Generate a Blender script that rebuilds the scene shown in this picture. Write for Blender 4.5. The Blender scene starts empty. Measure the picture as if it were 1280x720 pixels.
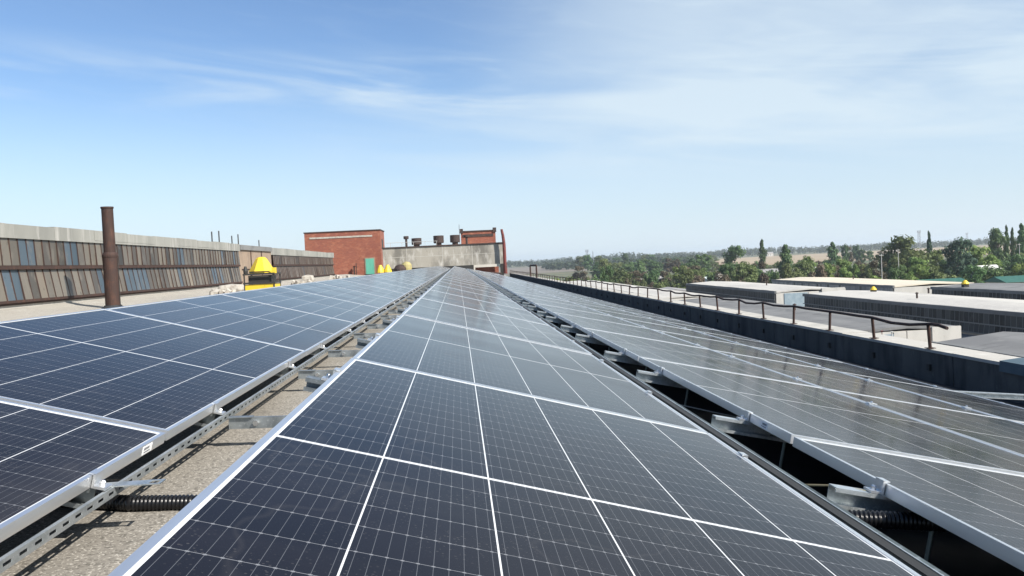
import bpy, bmesh, math, random
from mathutils import Vector, Matrix, Euler
random.seed(11)
C = bpy.context.scene.collection
sc = bpy.context.scene
R = math.radians

# ------------------------------------------------------------ camera, sky, sun, exposure
CAM = Vector((0.3348, -0.3025, 0.2708)); FPX = 1058.5
PITCH, ROLL, YAW = 0.0318, -0.0472, 0.0625
fwd = Vector((math.sin(YAW)*math.cos(PITCH), math.cos(YAW)*math.cos(PITCH), -math.sin(PITCH)))
rgt0 = Vector((math.cos(YAW), -math.sin(YAW), 0)); up0 = rgt0.cross(fwd)
rgt = rgt0*math.cos(ROLL) + up0*math.sin(ROLL)
upv = -rgt0*math.sin(ROLL) + up0*math.cos(ROLL)
cd = bpy.data.cameras.new('camera'); cam = bpy.data.objects.new('camera', cd); C.objects.link(cam)
m = Matrix((rgt, upv, -fwd)).transposed().to_4x4(); m.translation = CAM
cam.matrix_world = m
cd.sensor_width = 36; cd.lens = FPX/1280*36; cd.clip_start = 0.02; cd.clip_end = 30000
sc.camera = cam

SUN_EL, SUN_AZ = R(39), R(130)          # azimuth clockwise from +Y
sdir = Vector((math.sin(SUN_AZ)*math.cos(SUN_EL), math.cos(SUN_AZ)*math.cos(SUN_EL), math.sin(SUN_EL)))
sl = bpy.data.lights.new('sun', 'SUN'); sl.energy = 5.0; sl.angle = R(0.53); sl.color = (1, .95, .87)
so = bpy.data.objects.new('sun', sl); C.objects.link(so)
so.rotation_euler = sdir.to_track_quat('Z', 'Y').to_euler()

W = bpy.data.worlds.new('World'); sc.world = W; W.use_nodes = True
nt = W.node_tree; nt.nodes.clear(); N = nt.nodes.new; LK = nt.links.new
wo = N('ShaderNodeOutputWorld'); bg = N('ShaderNodeBackground'); bg.inputs[1].default_value = 0.078
sky = N('ShaderNodeTexSky'); sky.sky_type = 'NISHITA'; sky.sun_disc = False
sky.sun_elevation = SUN_EL; sky.sun_rotation = SUN_AZ
sky.altitude = 120; sky.air_density = 1.0; sky.dust_density = 0.2; sky.ozone_density = 1.2
tc = N('ShaderNodeTexCoord')
def wmath(op, a, b=None, c=None):
    n = N('ShaderNodeMath'); n.operation = op
    for i, v in enumerate((a, b, c)):
        if v is None: continue
        if isinstance(v, (int, float)): n.inputs[i].default_value = v
        else: LK(v, n.inputs[i])
    return n.outputs[0]
def wramp(v, lo, hi):
    n = N('ShaderNodeMapRange'); n.interpolation_type = 'SMOOTHSTEP'
    LK(v, n.inputs[0]); n.inputs[1].default_value = lo; n.inputs[2].default_value = hi
    return n.outputs[0]
sx = N('ShaderNodeSeparateXYZ'); LK(tc.outputs['Generated'], sx.inputs[0])
az = wmath('ARCTAN2', sx.outputs[0], sx.outputs[1])       # 0 ahead, + to the right
el = sx.outputs[2]
def wnoise(sa, se, shear, off, detail, dist=0.0, rough=.55):
    cb = N('ShaderNodeCombineXYZ')
    LK(wmath('MULTIPLY', az, sa), cb.inputs[0])
    LK(wmath('MULTIPLY', wmath('ADD', el, wmath('MULTIPLY', az, shear)), se), cb.inputs[1])
    cb.inputs[2].default_value = off
    n = N('ShaderNodeTexNoise'); n.inputs['Scale'].default_value = 1; n.inputs['Detail'].default_value = detail
    n.inputs['Roughness'].default_value = rough; n.inputs['Distortion'].default_value = dist
    LK(cb.outputs[0], n.inputs['Vector']); return n.outputs[0]
streak = wnoise(3.2, 26, .10, 3.3, 7, .6)
fine = wnoise(9, 60, .16, 8.1, 8, 1.0)
big = wnoise(1.8, 5, -.25, 1.7, 5, .5)
# a long band of cirrus across the left, a broad veil high on the right
band_c = wmath('ADD', 0.205, wmath('MULTIPLY', az, -0.01))
band = wmath('SUBTRACT', 1.0, wramp(wmath('ABSOLUTE', wmath('SUBTRACT', el, band_c)), 0.004, 0.05))
band = wmath('MULTIPLY', band, wramp(az, .32, .02))
veil = wmath('MULTIPLY', wramp(az, -.05, .30), wramp(el, .04, .16))
veil2 = wmath('MULTIPLY', wramp(wmath('ABSOLUTE', wmath('SUBTRACT', el, .15)), .10, .02), wramp(az, -.28, .12))
s1 = wmath('MULTIPLY', wmath('MULTIPLY', wramp(streak, .38, .74), band), .55)
s1 = wmath('MULTIPLY', s1, wmath('ADD', .55, wmath('MULTIPLY', fine, .9)))
s2 = wmath('MULTIPLY', veil, wramp(wmath('ADD', wmath('MULTIPLY', big, .75), wmath('MULTIPLY', streak, .25)), .18, .58))
s2 = wmath('MULTIPLY', s2, wmath('ADD', .56, wmath('MULTIPLY', fine, .22)))
s3 = wmath('MULTIPLY', wmath('MULTIPLY', veil2, wramp(streak, .30, .74)), .45)
s4 = wmath('MULTIPLY', wramp(fine, .5, .8), .05)
cl = wmath('MINIMUM', wmath('ADD', wmath('ADD', wmath('MAXIMUM', s1, s2), s3), s4), .85)
cl = wmath('MULTIPLY', cl, wramp(el, .0, .10))
CLOUD = (5.9, 6.9, 7.6, 1)
mx = N('ShaderNodeMix'); mx.data_type = 'RGBA'; LK(cl, mx.inputs[0])
tint = N('ShaderNodeMix'); tint.data_type = 'RGBA'; tint.blend_type = 'MULTIPLY'; tint.inputs[0].default_value = 1
LK(sky.outputs[0], tint.inputs[6]); tint.inputs[7].default_value = (.85, .98, 1.15, 1)
air = N('ShaderNodeMix'); air.data_type = 'RGBA'; LK(wmath('MULTIPLY', wramp(el, .23, -.02), .85), air.inputs[0])
LK(tint.outputs[2], air.inputs[6]); air.inputs[7].default_value = (5.7, 6.7, 7.7, 1)
LK(air.outputs[2], mx.inputs[6]); mx.inputs[7].default_value = CLOUD
LK(mx.outputs[2], bg.inputs[0]); LK(bg.outputs[0], wo.inputs[0])

sc.view_settings.view_transform = 'Standard'; sc.view_settings.look = 'None'
sc.view_settings.exposure = 0.7; sc.view_settings.gamma = 1.0; sc.view_settings.use_curve_mapping = False
sc.cycles.max_bounces = 8; sc.cycles.volume_bounces = 1; sc.cycles.use_denoising = True
sc.cycles.volume_step_rate = 4

# ------------------------------------------------------------ helpers
def wd(x, y):
    d = fwd*FPX + rgt*(x-640) - upv*(y-360); return d/d.y
def atY(x, y, Y): return CAM + wd(x, y)*(Y-CAM.y)
def atX(x, y, X): d = wd(x, y); return CAM + d*((X-CAM.x)/d.x)

class MB:
    def __init__(s): s.v = []; s.f = []; s.c = []
    def face(s, pts, col=None):
        n = len(s.v); s.v += [tuple(p) for p in pts]; s.f.append(tuple(range(n, n+len(pts)))); s.c.append(col)
    def box(s, x0, x1, y0, y1, z0, z1, M=None, col=None):
        p = [Vector(q) for q in ((x0,y0,z0),(x1,y0,z0),(x1,y1,z0),(x0,y1,z0),(x0,y0,z1),(x1,y0,z1),(x1,y1,z1),(x0,y1,z1))]
        if M: p = [M @ q for q in p]
        n = len(s.v); s.v += [tuple(q) for q in p]
        for f in ((3,2,1,0),(4,5,6,7),(0,1,5,4),(1,2,6,5),(2,3,7,6),(3,0,4,7)):
            s.f.append(tuple(n+i for i in f)); s.c.append(col)
    def prism(s, poly, a, b, axis='y'):          # polygon (u,w) extruded along an axis
        def P(u, w, t): return (u, t, w) if axis == 'y' else ((t, u, w) if axis == 'x' else (u, w, t))
        n = len(s.v); k = len(poly)
        s.v += [P(u, w, a) for u, w in poly] + [P(u, w, b) for u, w in poly]
        for i in range(k):
            j = (i+1) % k; s.f.append((n+i, n+j, n+k+j, n+k+i)); s.c.append(None)
        s.f.append(tuple(n+i for i in reversed(range(k)))); s.c.append(None)
        s.f.append(tuple(n+k+i for i in range(k))); s.c.append(None)
    def tube(s, pts, rad, seg=8, caps=True):
        pts = [Vector(p) for p in pts]; n0 = len(s.v)
        for i, p in enumerate(pts):
            t = (pts[min(i+1, len(pts)-1)] - pts[max(i-1, 0)]).normalized()
            a = t.cross(Vector((0,0,1)) if abs(t.z) < .9 else Vector((1,0,0))).normalized(); b = t.cross(a)
            r = rad[i] if isinstance(rad, (list, tuple)) else rad
            for k in range(seg):
                g = 2*math.pi*k/seg; s.v.append(tuple(p + a*math.cos(g)*r + b*math.sin(g)*r))
        for i in range(len(pts)-1):
            for k in range(seg):
                j = (k+1) % seg
                s.f.append((n0+i*seg+k, n0+i*seg+j, n0+(i+1)*seg+j, n0+(i+1)*seg+k)); s.c.append(None)
        if caps:
            s.f.append(tuple(n0+k for k in reversed(range(seg)))); s.c.append(None)
            e = n0+(len(pts)-1)*seg; s.f.append(tuple(e+k for k in range(seg))); s.c.append(None)
    def lathe(s, prof, cx=0, cy=0, seg=24, sq=False):   # (r,z) profile
        n0 = len(s.v)
        for r, z in prof:
            for k in range(seg):
                g = 2*math.pi*(k+.5)/seg; q = r/math.cos(math.pi/seg) if sq else r
                s.v.append((cx+q*math.cos(g), cy+q*math.sin(g), z))
        for i in range(len(prof)-1):
            for k in range(seg):
                j = (k+1) % seg
                s.f.append((n0+i*seg+k, n0+i*seg+j, n0+(i+1)*seg+j, n0+(i+1)*seg+k)); s.c.append(None)
        s.f.append(tuple(n0+k for k in reversed(range(seg)))); s.c.append(None)
        e = n0+(len(prof)-1)*seg; s.f.append(tuple(e+k for k in range(seg))); s.c.append(None)
    def build(s, name, mat, parent=None, smooth=False, loc=None, fix=True):
        me = bpy.data.meshes.new(name); me.from_pydata(s.v, [], s.f)
        if any(c is not None for c in s.c):
            ca = me.color_attributes.new('tone', 'FLOAT_COLOR', 'CORNER'); i = 0
            for f, c in zip(s.f, s.c):
                c = c or (.3,.3,.3)
                for _ in f: ca.data[i].color = (*c, 1); i += 1
        if fix:
            bm = bmesh.new(); bm.from_mesh(me); bmesh.ops.recalc_face_normals(bm, faces=bm.faces); bm.to_mesh(me); bm.free()
        if smooth:
            for p in me.polygons: p.use_smooth = True
        me.materials.append(mat)
        o = bpy.data.objects.new(name, me); C.objects.link(o)
        if parent: o.parent = parent
        if loc: o.location = loc
        return o
def tag(o, label, cat, group=None, kind=None):
    if kind: o['kind'] = kind
    elif label is not None: o['kind'] = 'thing'
    if label: o['label'] = label
    if cat: o['category'] = cat
    if group: o['group'] = group
    return o
def thing(name, label, cat, loc=(0,0,0), rot=(0,0,0), group=None):
    o = bpy.data.objects.new(name, None); o.empty_display_size = .2; C.objects.link(o)
    o.location = loc; o.rotation_euler = rot
    return tag(o, label, cat, group)
def copy_tree(o, parent=None):
    c = o.copy(); C.objects.link(c)
    if parent: c.parent = parent
    for ch in [q for q in o.children]: copy_tree(ch, c)
    return c
ONES = 'zeroth first second third fourth fifth sixth seventh eighth ninth tenth eleventh twelfth thirteenth fourteenth fifteenth sixteenth seventeenth eighteenth nineteenth'.split()
TENS = {2:('twenty','twentieth'),3:('thirty','thirtieth'),4:('forty','fortieth'),5:('fifty','fiftieth'),6:('sixty','sixtieth'),7:('seventy','seventieth'),8:('eighty','eightieth'),9:('ninety','ninetieth')}
def nth(n):
    if n < 20: return ONES[n]
    a, b = divmod(n, 10)
    return TENS[a][1] if b == 0 else TENS[a][0]+'-'+ONES[b]

# ------------------------------------------------------------ materials
def mat(name, col, rough=.7, metal=0., noise=None, spec=.5, bump=0., tone=False, rnd=0.):
    """noise = list of (scale, detail, colour, lo, hi, stretch) layers mixed over the base"""
    m = bpy.data.materials.new(name); m.use_nodes = True; t = m.node_tree; b = t.nodes['Principled BSDF']
    b.inputs['Roughness'].default_value = rough; b.inputs['Metallic'].default_value = metal
    b.inputs['Specular IOR Level'].default_value = spec
    tc = t.nodes.new('ShaderNodeTexCoord')
    if tone:
        a = t.nodes.new('ShaderNodeVertexColor'); a.layer_name = 'tone'; cur = a.outputs[0]
    else:
        c = t.nodes.new('ShaderNodeRGB'); c.outputs[0].default_value = (*col, 1); cur = c.outputs[0]
    last = None
    for (scl, det, c2, lo, hi, st) in (noise or []):
        mp = t.nodes.new('ShaderNodeMapping'); mp.inputs['Scale'].default_value = st
        t.links.new(tc.outputs['Object'], mp.inputs[0])
        n = t.nodes.new('ShaderNodeTexNoise'); n.inputs['Scale'].default_value = scl; n.inputs['Detail'].default_value = det
        n.inputs['Roughness'].default_value = .6
        t.links.new(mp.outputs[0], n.inputs['Vector'])
        r = t.nodes.new('ShaderNodeMapRange'); r.inputs[1].default_value = lo; r.inputs[2].default_value = hi
        t.links.new(n.outputs[0], r.inputs[0])
        x = t.nodes.new('ShaderNodeMix'); x.data_type = 'RGBA'; t.links.new(r.outputs[0], x.inputs[0])
        t.links.new(cur, x.inputs[6]); x.inputs[7].default_value = (*c2, 1); cur = x.outputs[2]; last = n
    if rnd:
        oi = t.nodes.new('ShaderNodeObjectInfo'); r = t.nodes.new('ShaderNodeMapRange')
        r.inputs[3].default_value = 1-rnd; r.inputs[4].default_value = 1+rnd; t.links.new(oi.outputs['Random'], r.inputs[0])
        h = t.nodes.new('ShaderNodeHueSaturation'); t.links.new(r.outputs[0], h.inputs['Value']); t.links.new(cur, h.inputs['Color']); cur = h.outputs[0]
    t.links.new(cur, b.inputs['Base Color'])
    if bump and last:
        bp = t.nodes.new('ShaderNodeBump'); bp.inputs['Strength'].default_value = bump; bp.inputs['Distance'].default_value = .02
        t.links.new(last.outputs[0], bp.inputs['Height']); t.links.new(bp.outputs[0], b.inputs['Normal'])
    return m
O3 = (1,1,1)
ALU = mat('anodised_aluminium', (.78,.79,.80), .34, .85, [(30,3,(.66,.67,.69),.4,.8,(1,.1,1))])
GALV = mat('galvanised_steel', (.60,.63,.64), .42, .8, [(22,5,(.42,.46,.47),.42,.62,(1,.35,1)),(160,2,(.72,.74,.74),.55,.75,O3)])
BOLT = mat('bolt_steel', (.7,.7,.7), .3, 1)
BACK = mat('white_backsheet', (.45,.45,.45), .7)
STICK = mat('sticker_white', (.8,.8,.8), .5)
INK = mat('print_ink', (.08,.08,.09), .6)
BLACKP = mat('black_polymer', (.007,.007,.008), .30, spec=.35)
ROPE = mat('straw_coloured_rope', (.27,.23,.14), .9)
WIRE = mat('grey_wire', (.25,.24,.22), .6)
ROOF = mat('roof_sand_felt', (.33,.305,.265), .95, 0, [(.5,5,(.28,.262,.235),.45,.7,(1,.35,1)),(2.5,6,(.40,.38,.34),.5,.75,(1,.5,1)),
     (70,3,(.22,.20,.17),.52,.66,O3),(120,2,(.62,.58,.51),.56,.68,O3)], .2, .5)
GRAVEL = mat('grey_gravel_felt', (.235,.215,.185), .95, 0, [(.9,5,(.18,.165,.145),.45,.7,(1,.35,1)),(3,6,(.29,.27,.235),.52,.75,(1,.5,1)),
     (85,3,(.12,.11,.095),.50,.64,O3),(140,2,(.46,.43,.38),.56,.68,O3),(1.1,7,(.13,.12,.105),.62,.70,O3)], .2, .6)
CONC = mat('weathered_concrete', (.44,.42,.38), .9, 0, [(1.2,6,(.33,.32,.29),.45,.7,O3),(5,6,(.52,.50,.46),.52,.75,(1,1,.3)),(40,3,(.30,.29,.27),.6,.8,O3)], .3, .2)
TAR_SHADE = mat('tar_and_shade_black', (.022,.025,.029), .8, 0, [(1.2,6,(.040,.042,.045),.45,.7,O3),(5,6,(.012,.014,.017),.52,.75,(1,1,.3))], .3, .2)  # tar on the chimney flashing, painted shade on the roof strip
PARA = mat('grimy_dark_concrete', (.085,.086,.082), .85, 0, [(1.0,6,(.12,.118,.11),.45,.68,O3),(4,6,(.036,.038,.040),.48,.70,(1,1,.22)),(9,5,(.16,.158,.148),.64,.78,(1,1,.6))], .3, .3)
CONC_STAIN = mat('stained_concrete_slab', (.31,.29,.25), .9, 0, [(.35,7,(.16,.15,.13),.46,.6,(1,1,.6)),(1.6,7,(.46,.44,.40),.53,.68,(1,1,.35)),(5,5,(.20,.18,.15),.58,.74,(1,1,.25))], .3, .15)
COPING = mat('grey_fascia_concrete', (.26,.258,.235), .9, 0, [(.8,5,(.19,.19,.175),.45,.7,(1,.6,.2)),(3,5,(.38,.37,.345),.52,.75,(1,1,.12))], .3)
RUST = mat('rusty_steel', (.050,.028,.022), .75, .2, [(6,6,(.095,.045,.03),.5,.72,(1,1,.4)),(25,4,(.035,.025,.025),.5,.7,O3)], .4, .2)
RUSTRED = mat('red_rust_paint', (.16,.028,.022), .7, 0, [(4,5,(.05,.022,.02),.45,.65,O3)])
DARKRUST = mat('dark_rust_drum', (.040,.026,.023), .8, .1, [(3,5,(.08,.045,.032),.5,.7,O3)])
YEL = mat('yellow_paint', (.66,.47,.03), .5, 0, [(3,6,(.62,.42,.02),.5,.75,(1,1,.3)),(9,5,(.30,.20,.05),.60,.74,(1,1,.4))])
YELF = mat('faded_yellow_paint', (.36,.31,.13), .7, 0, [(3,6,(.24,.20,.11),.5,.75,O3)])
DARKM = mat('dark_metal_and_shade', (.025,.024,.022), .6)  # dark metal, also painted shade in the rail groove and slab gap
DOORG = mat('teal_door_paint', (.10,.36,.26), .55, 0, [(5,5,(.07,.26,.19),.5,.75,(1,1,.3))])
RUBBLE = mat('pale_rubble', (.40,.375,.33), .95, 0, [(6,5,(.26,.225,.19),.45,.65,O3)], .3, .3)
PLASTER = mat('brown_plaster', (.27,.20,.145), .9, 0, [(1.2,6,(.20,.15,.115),.45,.7,O3),(6,5,(.33,.26,.20),.55,.75,(1,1,.3))])
PANES_SHADE = mat('shaded_dirty_panes', (.05,.05,.05), .55, 0, [(1.5,5,(.085,.088,.085),.56,.8,(1,1,.4))], .15, tone=True)
PANES = mat('dusty_panes', (.3,.3,.3), .4, 0, [(4,6,(.16,.14,.115),.55,.75,(1,1,.4)),(9,5,(.035,.03,.026),.62,.74,(1,1,.5))], .4, tone=True)
BLUESH = mat('blue_grey_sheet', (.06,.10,.125), .5, .2, [(3,4,(.10,.14,.165),.4,.7,O3)])
BITUM = mat('grey_bitumen_roof', (.15,.15,.15), .85, 0, [(.15,6,(.21,.21,.205),.45,.65,(2,.4,1)),(1.0,6,(.10,.10,.10),.55,.7,(.3,1,1)),(.4,6,(.26,.255,.24),.62,.72,O3)], .3)
LIGHTR = mat('pale_roof_felt', (.47,.45,.41), .9, 0, [(.12,6,(.38,.365,.34),.45,.65,(1.5,.5,1)),(1.4,6,(.52,.50,.46),.5,.75,O3),(.5,5,(.25,.24,.22),.66,.74,(1,1,1))], .3)
CREAMR = mat('cream_roof_felt', (.60,.53,.42), .9, 0, [(.15,6,(.50,.45,.37),.45,.7,(1.5,.5,1))], .3)
LCONC = mat('pale_concrete_panels', (.47,.45,.41), .9, 0, [(.7,6,(.38,.37,.34),.45,.7,(1,1,.4)),(4,5,(.30,.27,.23),.6,.8,(1,1,.3))])
PALEBLUE = mat('pale_blue_sheeting', (.19,.25,.29), .7, 0, [(1.2,5,(.27,.33,.36),.45,.7,O3)])
GREENR = mat('green_sheet_roof', (.016,.085,.062), .5, 0, [(1,4,(.03,.12,.09),.4,.7,O3)])
TEALR = mat('pale_teal_roof', (.38,.46,.44), .6, 0, [(1,4,(.46,.52,.50),.4,.7,O3)])
GREYR = mat('slate_roof', (.24,.23,.225), .8, 0, [(.8,4,(.30,.29,.28),.4,.7,O3)])
WHITEW = mat('whitewashed_wall', (.50,.50,.47), .9, 0, [(1,4,(.56,.56,.53),.4,.7,O3)])
POLE = mat('concrete_pole', (.40,.39,.37), .9)
TOWERM = mat('lattice_steel', (.22,.23,.25), .6, .3)
FIELD = mat('stubble_field', (.285,.215,.135), .95, 0, [(.012,6,(.34,.265,.17),.45,.65,(1,.3,1)),(.10,3,(.27,.20,.14),.55,.75,(.2,1,1))])
PLOUGH = mat('ploughed_field', (.15,.125,.10), .95, 0, [(.012,6,(.19,.16,.125),.45,.65,(1,.3,1))])
GROUND = mat('rough_grass_ground', (.075,.09,.042), .95, 0, [(.02,7,(.17,.14,.085),.45,.62,O3),(.15,5,(.07,.085,.035),.5,.7,O3)])
BARE = mat('dry_scrub_ground', (.13,.10,.085), .95, 0, [(.06,6,(.19,.145,.12),.45,.65,O3)])

def brick_mat():
    m = bpy.data.materials.new('red_brick'); m.use_nodes = True; t = m.node_tree; b = t.nodes['Principled BSDF']
    tc = t.nodes.new('ShaderNodeTexCoord'); s = t.nodes.new('ShaderNodeSeparateXYZ'); t.links.new(tc.outputs['Object'], s.inputs[0])
    ad = t.nodes.new('ShaderNodeMath'); ad.operation = 'ADD'; t.links.new(s.outputs[0], ad.inputs[0]); t.links.new(s.outputs[1], ad.inputs[1])
    cb = t.nodes.new('ShaderNodeCombineXYZ'); t.links.new(ad.outputs[0], cb.inputs[0]); t.links.new(s.outputs[2], cb.inputs[1])
    br = t.nodes.new('ShaderNodeTexBrick'); t.links.new(cb.outputs[0], br.inputs['Vector'])
    br.inputs['Scale'].default_value = 1; br.inputs['Brick Width'].default_value = .26; br.inputs['Row Height'].default_value = .077
    br.inputs['Mortar Size'].default_value = .005
    br.inputs['Color1'].default_value = (.265,.074,.038,1); br.inputs['Color2'].default_value = (.19,.050,.028,1); br.inputs['Mortar'].default_value = (.24,.17,.13,1)
    cur = br.outputs[0]
    for scl, c2, lo, hi, st in ((.5,(.19,.06,.042),.45,.65,O3),(1.6,(.33,.135,.08),.52,.70,(1,1,1.6)),(5,(.12,.035,.025),.58,.72,(1,1,2.2)),(1.1,(.30,.17,.11),.70,.82,(.5,.5,3))):
        mp = t.nodes.new('ShaderNodeMapping'); mp.inputs['Scale'].default_value = st; t.links.new(tc.outputs['Object'], mp.inputs[0])
        n = t.nodes.new('ShaderNodeTexNoise'); n.inputs['Scale'].default_value = scl; n.inputs['Detail'].default_value = 6
        t.links.new(mp.outputs[0], n.inputs['Vector'])
        r = t.nodes.new('ShaderNodeMapRange'); r.inputs[1].default_value = lo; r.inputs[2].default_value = hi; r.inputs[4].default_value = .75
        t.links.new(n.outputs[0], r.inputs[0])
        x = t.nodes.new('ShaderNodeMix'); x.data_type = 'RGBA'; t.links.new(r.outputs[0], x.inputs[0]); t.links.new(cur, x.inputs[6])
        x.inputs[7].default_value = (*c2,1); cur = x.outputs[2]
    t.links.new(cur, b.inputs['Base Color']); b.inputs['Roughness'].default_value = .9
    return m
BRICK = brick_mat()

PW, PL, PGAP = 1.134, 2.278, 0.020
PITCHY = PL+PGAP
def cell_mat():
    m = bpy.data.materials.new('solar_cells_under_glass'); m.use_nodes = True; t = m.node_tree; b = t.nodes['Principled BSDF']
    nn, lk = t.nodes.new, t.links.new
    tc = nn('ShaderNodeTexCoord'); s = nn('ShaderNodeSeparateXYZ'); lk(tc.outputs['Object'], s.inputs[0])
    def M(op, a, b_=None, c=None):
        n = nn('ShaderNodeMath'); n.operation = op
        for i, v in enumerate((a, b_, c)):
            if v is None: continue
            if isinstance(v, (int, float)): n.inputs[i].default_value = v
            else: lk(v, n.inputs[i])
        return n.outputs[0]
    X, Y = s.outputs[0], s.outputs[1]
    def near(v, period, half):      # 1 where v is within half of a multiple of period
        f = M('ABSOLUTE', M('SUBTRACT', M('FRACT', M('ADD', M('DIVIDE', v, period), .5)), .5))
        return M('LESS_THAN', M('MULTIPLY', f, period), half)
    xc = M('SUBTRACT', X, PW/2); yc = M('SUBTRACT', Y, PL/2); ya = M('ABSOLUTE', yc)
    col_line = near(xc, .184, .0013)
    y2 = M('SUBTRACT', ya, .0075)
    half_line = near(y2, .0925, .0006)
    mid = M('LESS_THAN', ya, .0055)
    bx = M('GREATER_THAN', M('ABSOLUTE', xc), 3*.184-.001)
    by = M('GREATER_THAN', ya, .0075+12*.0925-.001)
    bus = near(M('ADD', xc, .0092), .0184, .00035)
    ribbon = near(M('ADD', xc, .0092), .0184, .0022)
    dot = M('MULTIPLY', near(y2, .0925, .0022), ribbon)
    white = M('MAXIMUM', M('MAXIMUM', col_line, mid), M('MAXIMUM', bx, by))
    oi = nn('ShaderNodeObjectInfo')
    # cell colour: small hue/value differences per cell and per panel
    ci = nn('ShaderNodeCombineXYZ'); lk(M('FLOOR', M('DIVIDE', xc, .184)), ci.inputs[0]); lk(M('FLOOR', M('DIVIDE', y2, .0925)), ci.inputs[1]); lk(M('MULTIPLY', oi.outputs['Random'], 97), ci.inputs[2])
    wn = nn('ShaderNodeTexWhiteNoise'); wn.noise_dimensions = '3D'; lk(ci.outputs[0], wn.inputs['Vector'])
    cm = nn('ShaderNodeMix'); cm.data_type = 'RGBA'; lk(wn.outputs[0], cm.inputs[0])
    cm.inputs[6].default_value = (.0058,.0075,.0135,1); cm.inputs[7].default_value = (.0080,.0092,.0155,1)
    def over(cur, f, col, k=1.0):
        x = nn('ShaderNodeMix'); x.data_type = 'RGBA'; lk(M('MULTIPLY', f, k) if k != 1.0 else f, x.inputs[0]); lk(cur, x.inputs[6])
        x.inputs[7].default_value = (*col, 1); return x.outputs[2]
    cur = over(cm.outputs[2], bus, (.20,.21,.23), .42)
    cur = over(cur, half_line, (.30,.31,.33), .62)
    cur = over(cur, dot, (.34,.35,.37), .30)
    cur = over(cur, white, (.58,.59,.60))
    # dust film: patches, streaks down the slope, specks of dried rain
    off = nn('ShaderNodeCombineXYZ'); lk(M('MULTIPLY', oi.outputs['Random'], 31.7), off.inputs[0]); lk(M('MULTIPLY', oi.outputs['Random'], 57.3), off.inputs[1])
    va = nn('ShaderNodeVectorMath'); lk(tc.outputs['Object'], va.inputs[0]); lk(off.outputs[0], va.inputs[1])
    def NZ(scale, det, st):
        mp = nn('ShaderNodeMapping'); mp.inputs['Scale'].default_value = st; lk(va.outputs[0], mp.inputs[0])
        n = nn('ShaderNodeTexNoise'); n.inputs['Scale'].default_value = scale; n.inputs['Detail'].default_value = det
        lk(mp.outputs[0], n.inputs['Vector']); return n.outputs[0]
    def RM(v, lo, hi, a=0., b_=1.):
        r = nn('ShaderNodeMapRange'); lk(v, r.inputs[0])
        for i, q in ((1,lo),(2,hi),(3,a),(4,b_)): r.inputs[i].default_value = q
        return r.outputs[0]
    def nn_r(v):
        sc_ = nn('ShaderNodeSeparateColor'); lk(v.outputs['Color'], sc_.inputs[0]); return sc_.outputs[0]
    patch = RM(NZ(1.6, 5, (.6,1.2,1)), .35, .75)
    streak_ = RM(NZ(6, 4, (.15,3,1)), .5, .8)
    vo = nn('ShaderNodeTexVoronoi'); vo.inputs['Scale'].default_value = 130; lk(va.outputs[0], vo.inputs['Vector'])
    spk = M('MULTIPLY', M('LESS_THAN', vo.outputs['Distance'], .22), RM(NZ(9, 3, O3), .42, .7))
    low = RM(X, PW-.16, PW-.01)
    dust = M('ADD', M('MULTIPLY', patch, .012), M('ADD', M('MULTIPLY', streak_, .010), M('MULTIPLY', low, .018)))
    dust = M('MULTIPLY', M('ADD', M('ADD', dust, .011), M('MULTIPLY', spk, .08)), M('ADD', .55, M('MULTIPLY', M('FRACT', M('MULTIPLY', oi.outputs['Random'], 13.7)), .9)))
    v2 = nn('ShaderNodeTexVoronoi'); v2.inputs['Scale'].default_value = 2.3; lk(va.outputs[0], v2.inputs['Vector'])
    sel = M('GREATER_THAN', nn_r(v2), .86)
    wob = M('MULTIPLY', M('SUBTRACT', NZ(40, 3, O3), .5), .05)
    drop = M('MULTIPLY', sel, M('LESS_THAN', M('ADD', v2.outputs['Distance'], wob), .028))
    ring = RM(M('ABSOLUTE', M('SUBTRACT', NZ(2.6, 3, (1,.7,1)), .5)), .012, .0, 0, 1)
    dust = M('ADD', dust, M('MULTIPLY', ring, .018))
    cur = over(cur, dust, (.46,.43,.40))
    cur = over(cur, drop, (.62,.61,.57))
    lk(cur, b.inputs['Base Color'])
    lk(M('ADD', .09, M('ADD', M('MULTIPLY', patch, .07), M('MULTIPLY', dust, .6))), b.inputs['Roughness'])
    b.inputs['IOR'].default_value = 1.10
    return m
CELLS = cell_mat()

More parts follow.
